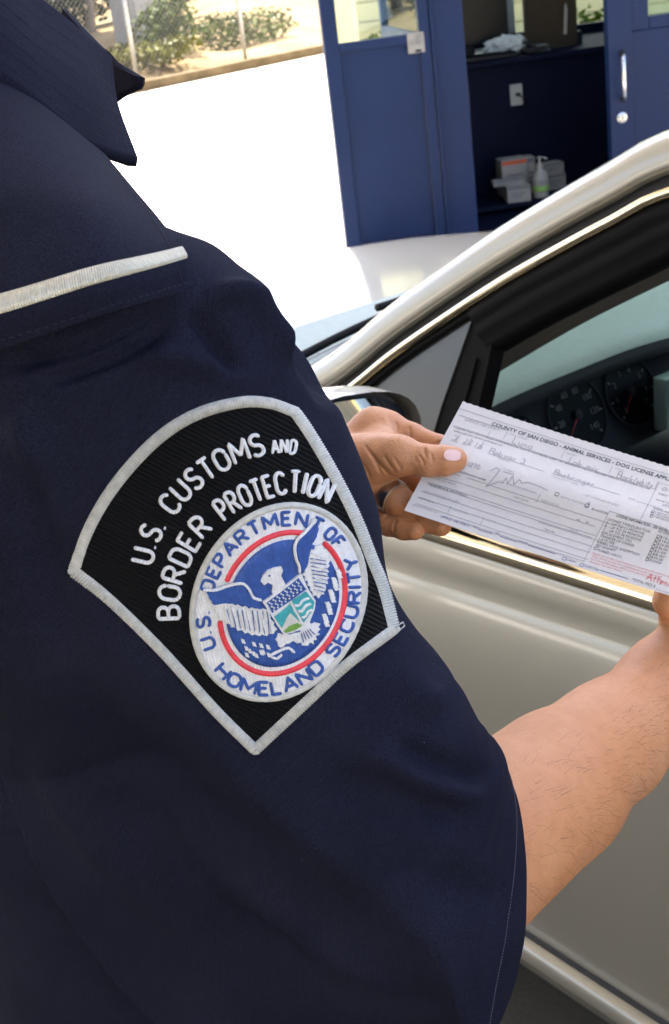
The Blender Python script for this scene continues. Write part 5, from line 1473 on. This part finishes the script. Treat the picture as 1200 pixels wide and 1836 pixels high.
def pscribe(strokes, m='pencil', w=.62, name='handwriting'):
    mb = MB()
    for P in strokes:
        P = densify(P, 2.0); vv = []
        for i in range(len(P)):
            t = P[min(i+1, len(P)-1)]-P[max(i-1, 0)]; t /= np.linalg.norm(t)+1e-9; n = np.array([-t[1], t[0]])
            vv += [pp(*(P[i]-n*w), .0003), pp(*(P[i]+n*w), .0003)]
        mb.add(vv, grid_faces(len(P), 2))
    return mb.build(name, M[m], form, False, local=False)
def phand(text, x, y, W, h, m='pencil', w=.62):
    units = sum(GL[c][0] for c in text)+.16*(len(text)-1); sx = W/units; st = []; cx = 0
    for c in text:
        for q in GL[c][1]:
            st.append([np.array([x, y])+PX*((cx+a)*sx)-PY*(b_*h)+np.array([random.gauss(0, .4), random.gauss(0, .4)]) for a, b_ in q])
        cx += GL[c][0]+.16
    return pscribe(st, m, w)
z4 = lambda a, b_: (600+a/2.0, 680+b_/2.0)
q = z4
ptext('COUNTY OF SAN DIEGO - ANIMAL SERVICES - DOG LICENSE APPLICATION & RABIES VACCINATION CERTIFICATE', *q(563, 165), 575, 7.0, 'ink', .022)
ptext('OFFICE USE ONLY', *q(466, 149), 66, 5.2, 'ink_line')
ptext('NAME OF DOG', *q(630, 199), 34, 3.0, 'ink_line'); ptext('BREED', *q(838, 266), 17, 3.0, 'ink_line'); ptext('COLOR', *q(1010, 320), 17, 3.0, 'ink_line'); ptext('COUNTY #', *q(1166, 372), 30, 3.0, 'ink_line')
ptext('I CERTIFY THAT I AM A LICENSED VETERINARIAN AND THAT MY AUTHORIZED AGENT OR I VACCINATED THE DOG DESCRIBED HEREON WITH A RABIES VACCINE', *q(428, 180), 369, 3.4, 'ink')
ptext('APPROVED FOR USE IN CALIFORNIA ON', *q(424, 193), 92, 3.4, 'ink')
prule(*q(447, 106), 520); prule(*q(440, 128), 96); prule(*q(424, 170), 384)
for x, y in ((560, 190), (622, 190), (832, 255), (1004, 310), (1168, 365)): prule(*q(x, y), 16, vert=True)
for x, y, t in ((412, 232, 'MONTH'), (455, 246, 'DAY'), (495, 260, 'YEAR')): ptext(t, *q(x, y), 14, 2.8, 'ink_line')
for x, y in ((450, 205), (492, 218), (535, 232)): prule(*q(x, y), 15, vert=True)
phand('3', *q(417, 226), 9, 11); phand('22', *q(458, 240), 15, 11); phand('16', *q(500, 256), 13, 11)
phand('Luna', *q(640, 233), 36, 13); phand('Lab mix', *q(842, 302), 54, 13); phand('B', *q(1016, 352), 8, 13); phand('lack/white', *q(1028, 356), 60, 12)
phand('R', *q(552, 278), 9, 12); phand('abvac 3', *q(568, 284), 58, 12); phand('B', *q(785, 352), 9, 12); phand('oehringer', *q(800, 358), 66, 12)
phand('al', *q(1176, 398), 14, 12)
ptext('(MFG)', *q(582, 302), 22, 2.6, 'ink_line'); ptext('MANUFACTURER', *q(775, 364), 50, 2.8, 'ink_line'); prule(*q(550, 282), 105); prule(*q(778, 350), 128)
ptext('LOT #', *q(1048, 440), 13, 3.2); prule(*q(1078, 449), 48)
phand('1270', *q(470, 332), 22, 8)
pscribe([[q(556, 350), q(576, 338), q(590, 346), q(562, 378), q(540, 398), q(560, 392), q(590, 384), q(600, 390), q(612, 372), q(618, 392), q(636, 366), q(640, 396), q(660, 378), q(668, 392), q(690, 388), q(730, 402), q(760, 416)], [q(600, 352), q(640, 362)]], 'pencil', .62)
ptext('ADDRESS', *q(600, 344), 21, 2.8, 'ink_line'); ptext('SIGNATURE OF VETERINARIAN', *q(610, 392), 58, 2.6, 'ink_line')
ptext('CITY, STATE AND ZIP CODE', *q(893, 436), 62, 3.6, 'ink_line')
ptext('LICENSE OR VETERINARIAN NUMBER', *q(412, 342), 66, 3.0, 'ink'); prule(*q(352, 300), 30); prule(*q(375, 338), 346); prule(*q(348, 352), 306); prule(*q(340, 386), 306)
prule(*q(326, 372), 320); prule(*q(312, 405), 322); prule(*q(300, 424), 324); prule(*q(290, 446), 326); prule(*q(445, 505), 238); prule(*q(735, 512), 124)
ptext('OWNER LAST NAME', *q(345, 362), 44, 2.8, 'ink_line'); ptext('RESIDENCE ADDRESS', *q(332, 382), 74, 3.0, 'ink'); ptext('CITY, STATE AND ZIP CODE', *q(322, 407), 66, 2.8, 'ink_line')
ptext('TELEPHONE NO.', *q(298, 428), 32, 2.8, 'ink'); ptext('DRIVER LICENSE NO.', *q(278, 452), 48, 2.8, 'ink_line'); ptext('CELL PHONE', *q(424, 468), 30, 2.8, 'ink_line'); ptext('E-MAIL', *q(548, 503), 18, 2.8, 'ink_line')
ptext('FIRST NAME', *q(640, 434), 28, 3.2, 'ink_line'); ptext('MIDDLE INITIAL', *q(738, 448), 34, 2.8, 'ink_line')
for x, y in ((735, 428), (420, 455), (540, 492)): prule(*q(x, y), 14, vert=True)
ptext('INITIAL VACCINE', *q(806, 440), 42, 3.2, 'ink_line'); ptext('BOOSTER', *q(916, 482), 30, 3.4, 'ink')
def pbox(x, y, r=4.2, m='ink'):
    c = np.array(q(x, y)); K = [c, c+PX*r*1.5, c+PX*r*1.5-PY*r*1.3, c-PY*r*1.3, c]
    return pscribe([K], m, .45, 'tick_box')
pbox(785, 432); pbox(893, 472); pscribe([[q(890, 462), q(902, 474), q(912, 458), q(900, 462)]], 'pencil', .62)
ptext('M', *q(866, 512), 6, 3, 'ink'); ptext('F', *q(900, 522), 5, 3, 'ink'); ptext('TAG NO.', *q(755, 538), 20, 3.0, 'ink'); ptext('DATE', *q(845, 540), 14, 3.0, 'ink_line'); 
ptext('OFFICE USE ONLY:', *q(381, 494), 54, 4.6, 'ink_blue', .01); ptext('PM', *q(500, 528), 9, 4, 'ink_blue'); ptext('PR', *q(578, 550), 9, 4, 'ink_blue'); ptext('DATE', *q(662, 578), 17, 4.4, 'ink_blue')
prule(*q(520, 534), 26, 'ink_blue'); prule(*q(598, 558), 32, 'ink_blue'); prule(*q(698, 588), 52, 'ink_blue')
pbox(820, 638, 4, 'ink_blue'); ptext('CASH', *q(834, 640), 18, 4.2, 'ink_blue'); pbox(883, 660, 4, 'ink_blue'); ptext('CHECK#', *q(898, 662), 26, 4.2, 'ink_blue'); prule(*q(955, 675), 52, 'ink_blue')
ptext('TOTAL FEES $', *q(1066, 712), 42, 5.0, 'ink'); prule(*q(1150, 742), 40)
prule(*q(980, 490), 88, vert=True); prule(*q(1168, 372), 84, vert=True); prule(*q(980, 488), 100)
ptext('LICENSE INFORMATION - SEE INSTRUCTIONS', *q(1003, 506), 118, 4.2, 'ink', .015)
for k, t in enumerate(('LICENSE TYPE/DURATION', 'A - UP TO 12 MONTHS', 'B - UP TO 24 MONTHS', 'C - UP TO 36 MONTHS', 'REPLACEMENT TAG', 'TRANSFER OF OWNER', 'LATE FEE', 'RABIES VACC EXEMPTION', 'FEE EXEMPT')):
    x, y = 974-4.6*k, 516+9.7*k
    ptext(t, *q(x, y), len(t)*3.7, 4.1, 'ink')
    if k > 0:
        pbox(1152-4.8*k, 566+9.9*k, 3.2); ptext(('$16.00', '$14.00', '$26.00', '$36.00', '$5.00', '$8.00', '$30.00', '')[k-1] or 'MICROCHIP', *q(1164-4.8*k, 568+9.9*k), 22, 4.0, 'ink')
ptext('ALTERED', *q(1150, 560), 28, 4, 'ink')
pbox(932, 604, 3.4); ptext('RABIES VACC', *q(945, 610), 44, 4.1, 'ink')
for k, (t, W) in enumerate((('Penalty fees are due if your license is not renewed by the expiration date', 145), ('This form must be completed and returned', 128), ('Your license information will be sent to you by mail at the address', 138), ('shown on this form', 60))):
    ptext(t, *q(928-4*k, 620+9*k), W, 3.2, 'ink_red')
phand('Attend', *q(1116, 710), 46, 12, 'ink_red', .7)
ptext('CHECK ONE', *q(1162, 414), 30, 3.6, 'ink'); ptext('SPAYED OR NEUTERED', *q(1150, 440), 52, 3.4, 'ink'); phand('mu', *q(1172, 466), 22, 12)
ptext('CHECK AND SIGN', *q(1134, 478), 48, 3.8, 'ink', .01)
for k, t in enumerate(('I AM NO LONGER', 'I NO LONGER OWN', 'THIS DOG HAS DIED')): pbox(1128-3*k, 492+9*k, 3.2); ptext(t, *q(1142-3*k, 494+9*k), 46, 3.6, 'ink')

# ---- fine dark hair on the right forearm
fv, ff = bodyV[0], bodyF[0]
fbvh = BVHTree.FromPolygons([Vector(p) for p in fv], [tuple(int(i) for i in f) for f in ff])
hm = MB(); cnt = 0
up_e = [(880, 1330), (1030, 1250), (1120, 1190), (1200, 1130)]; lo_e = [(930, 1640), (1080, 1515), (1140, 1440), (1200, 1340)]
while cnt < 300:
    t = random.random(); w_ = random.random()**.7
    a = catmull(up_e, 40)[int(t*39)]; b2 = catmull(lo_e, 40)[int(t*39)]
    x, y = a+(b2-a)*(.12+.9*w_); cnt += 1
    h_ = on_sleeve(x, y, 0, fbvh)
    if h_ is None or random.random() < .25*(1-w_): continue
    p, n = h_
    ax_ = (at(1200, 1226, .93)-at(905, 1482, .818)).normalized()
    d = ax_*random.uniform(.3, 1.0)-cU*(random.uniform(-.1, .5)+.9*max(0, w_-.55))+cR*random.uniform(-.2, .3)
    d = (d-n*d.dot(n)).normalized(); Lh = random.uniform(.006, .016); c_ = n.cross(d)*random.uniform(-.3, .3)
    hm.tube([p-n*.0003, p+d*Lh*.4+n*Lh*.22+c_*Lh*.1, p+d*Lh*.75+n*Lh*.26+c_*Lh*.4, p+d*Lh+n*Lh*.22+c_*Lh*.8], [.00006, .00005, .00004, .00001], 3)
hh = hm.build('arm_hair', M['hair'], person, True, local=False); hh['kind'] = 'stuff'

# specks of lint on the sleeve
lm = MB()
for x, y in ((898, 1725), (542, 1540), (760, 1330)):
    h_ = on_sleeve(x, y, .0004)
    if h_ is None: continue
    d = Vector((random.gauss(0, 1), random.gauss(0, 1), random.gauss(0, 1))); d = (d-h_[1]*d.dot(h_[1])).normalized()*random.uniform(.0003, .0006)
    lm.tube([h_[0]-d, h_[0]+h_[1]*.0002, h_[0]+d*.8], .00022, 4)
lt = lm.build('lint', M['stitch'], sleeve, False, local=False); lt['kind'] = 'stuff'

# collar round the back of the neck
rows = []
for k in range(25):
    a = rad(75+210*k/24); c = A_*math.sin(a)+Fw*math.cos(a); b0 = Vector((NK.x, NK.y, 0))-Fw*.018
    rows.append([b0+c*r_+Vector((0, 0, NK.z+h_)) for r_, h_ in ((.068, -.035), (.064, .002), (.068, .012), (.076, .004), (.092, -.05))])
cb_ = mk('collar_back', [q for r_ in rows for q in r_], grid_faces(25, 5), M['navy'], person, True)
md = cb_.modifiers.new('solid', 'SOLIDIFY'); md.thickness = .003
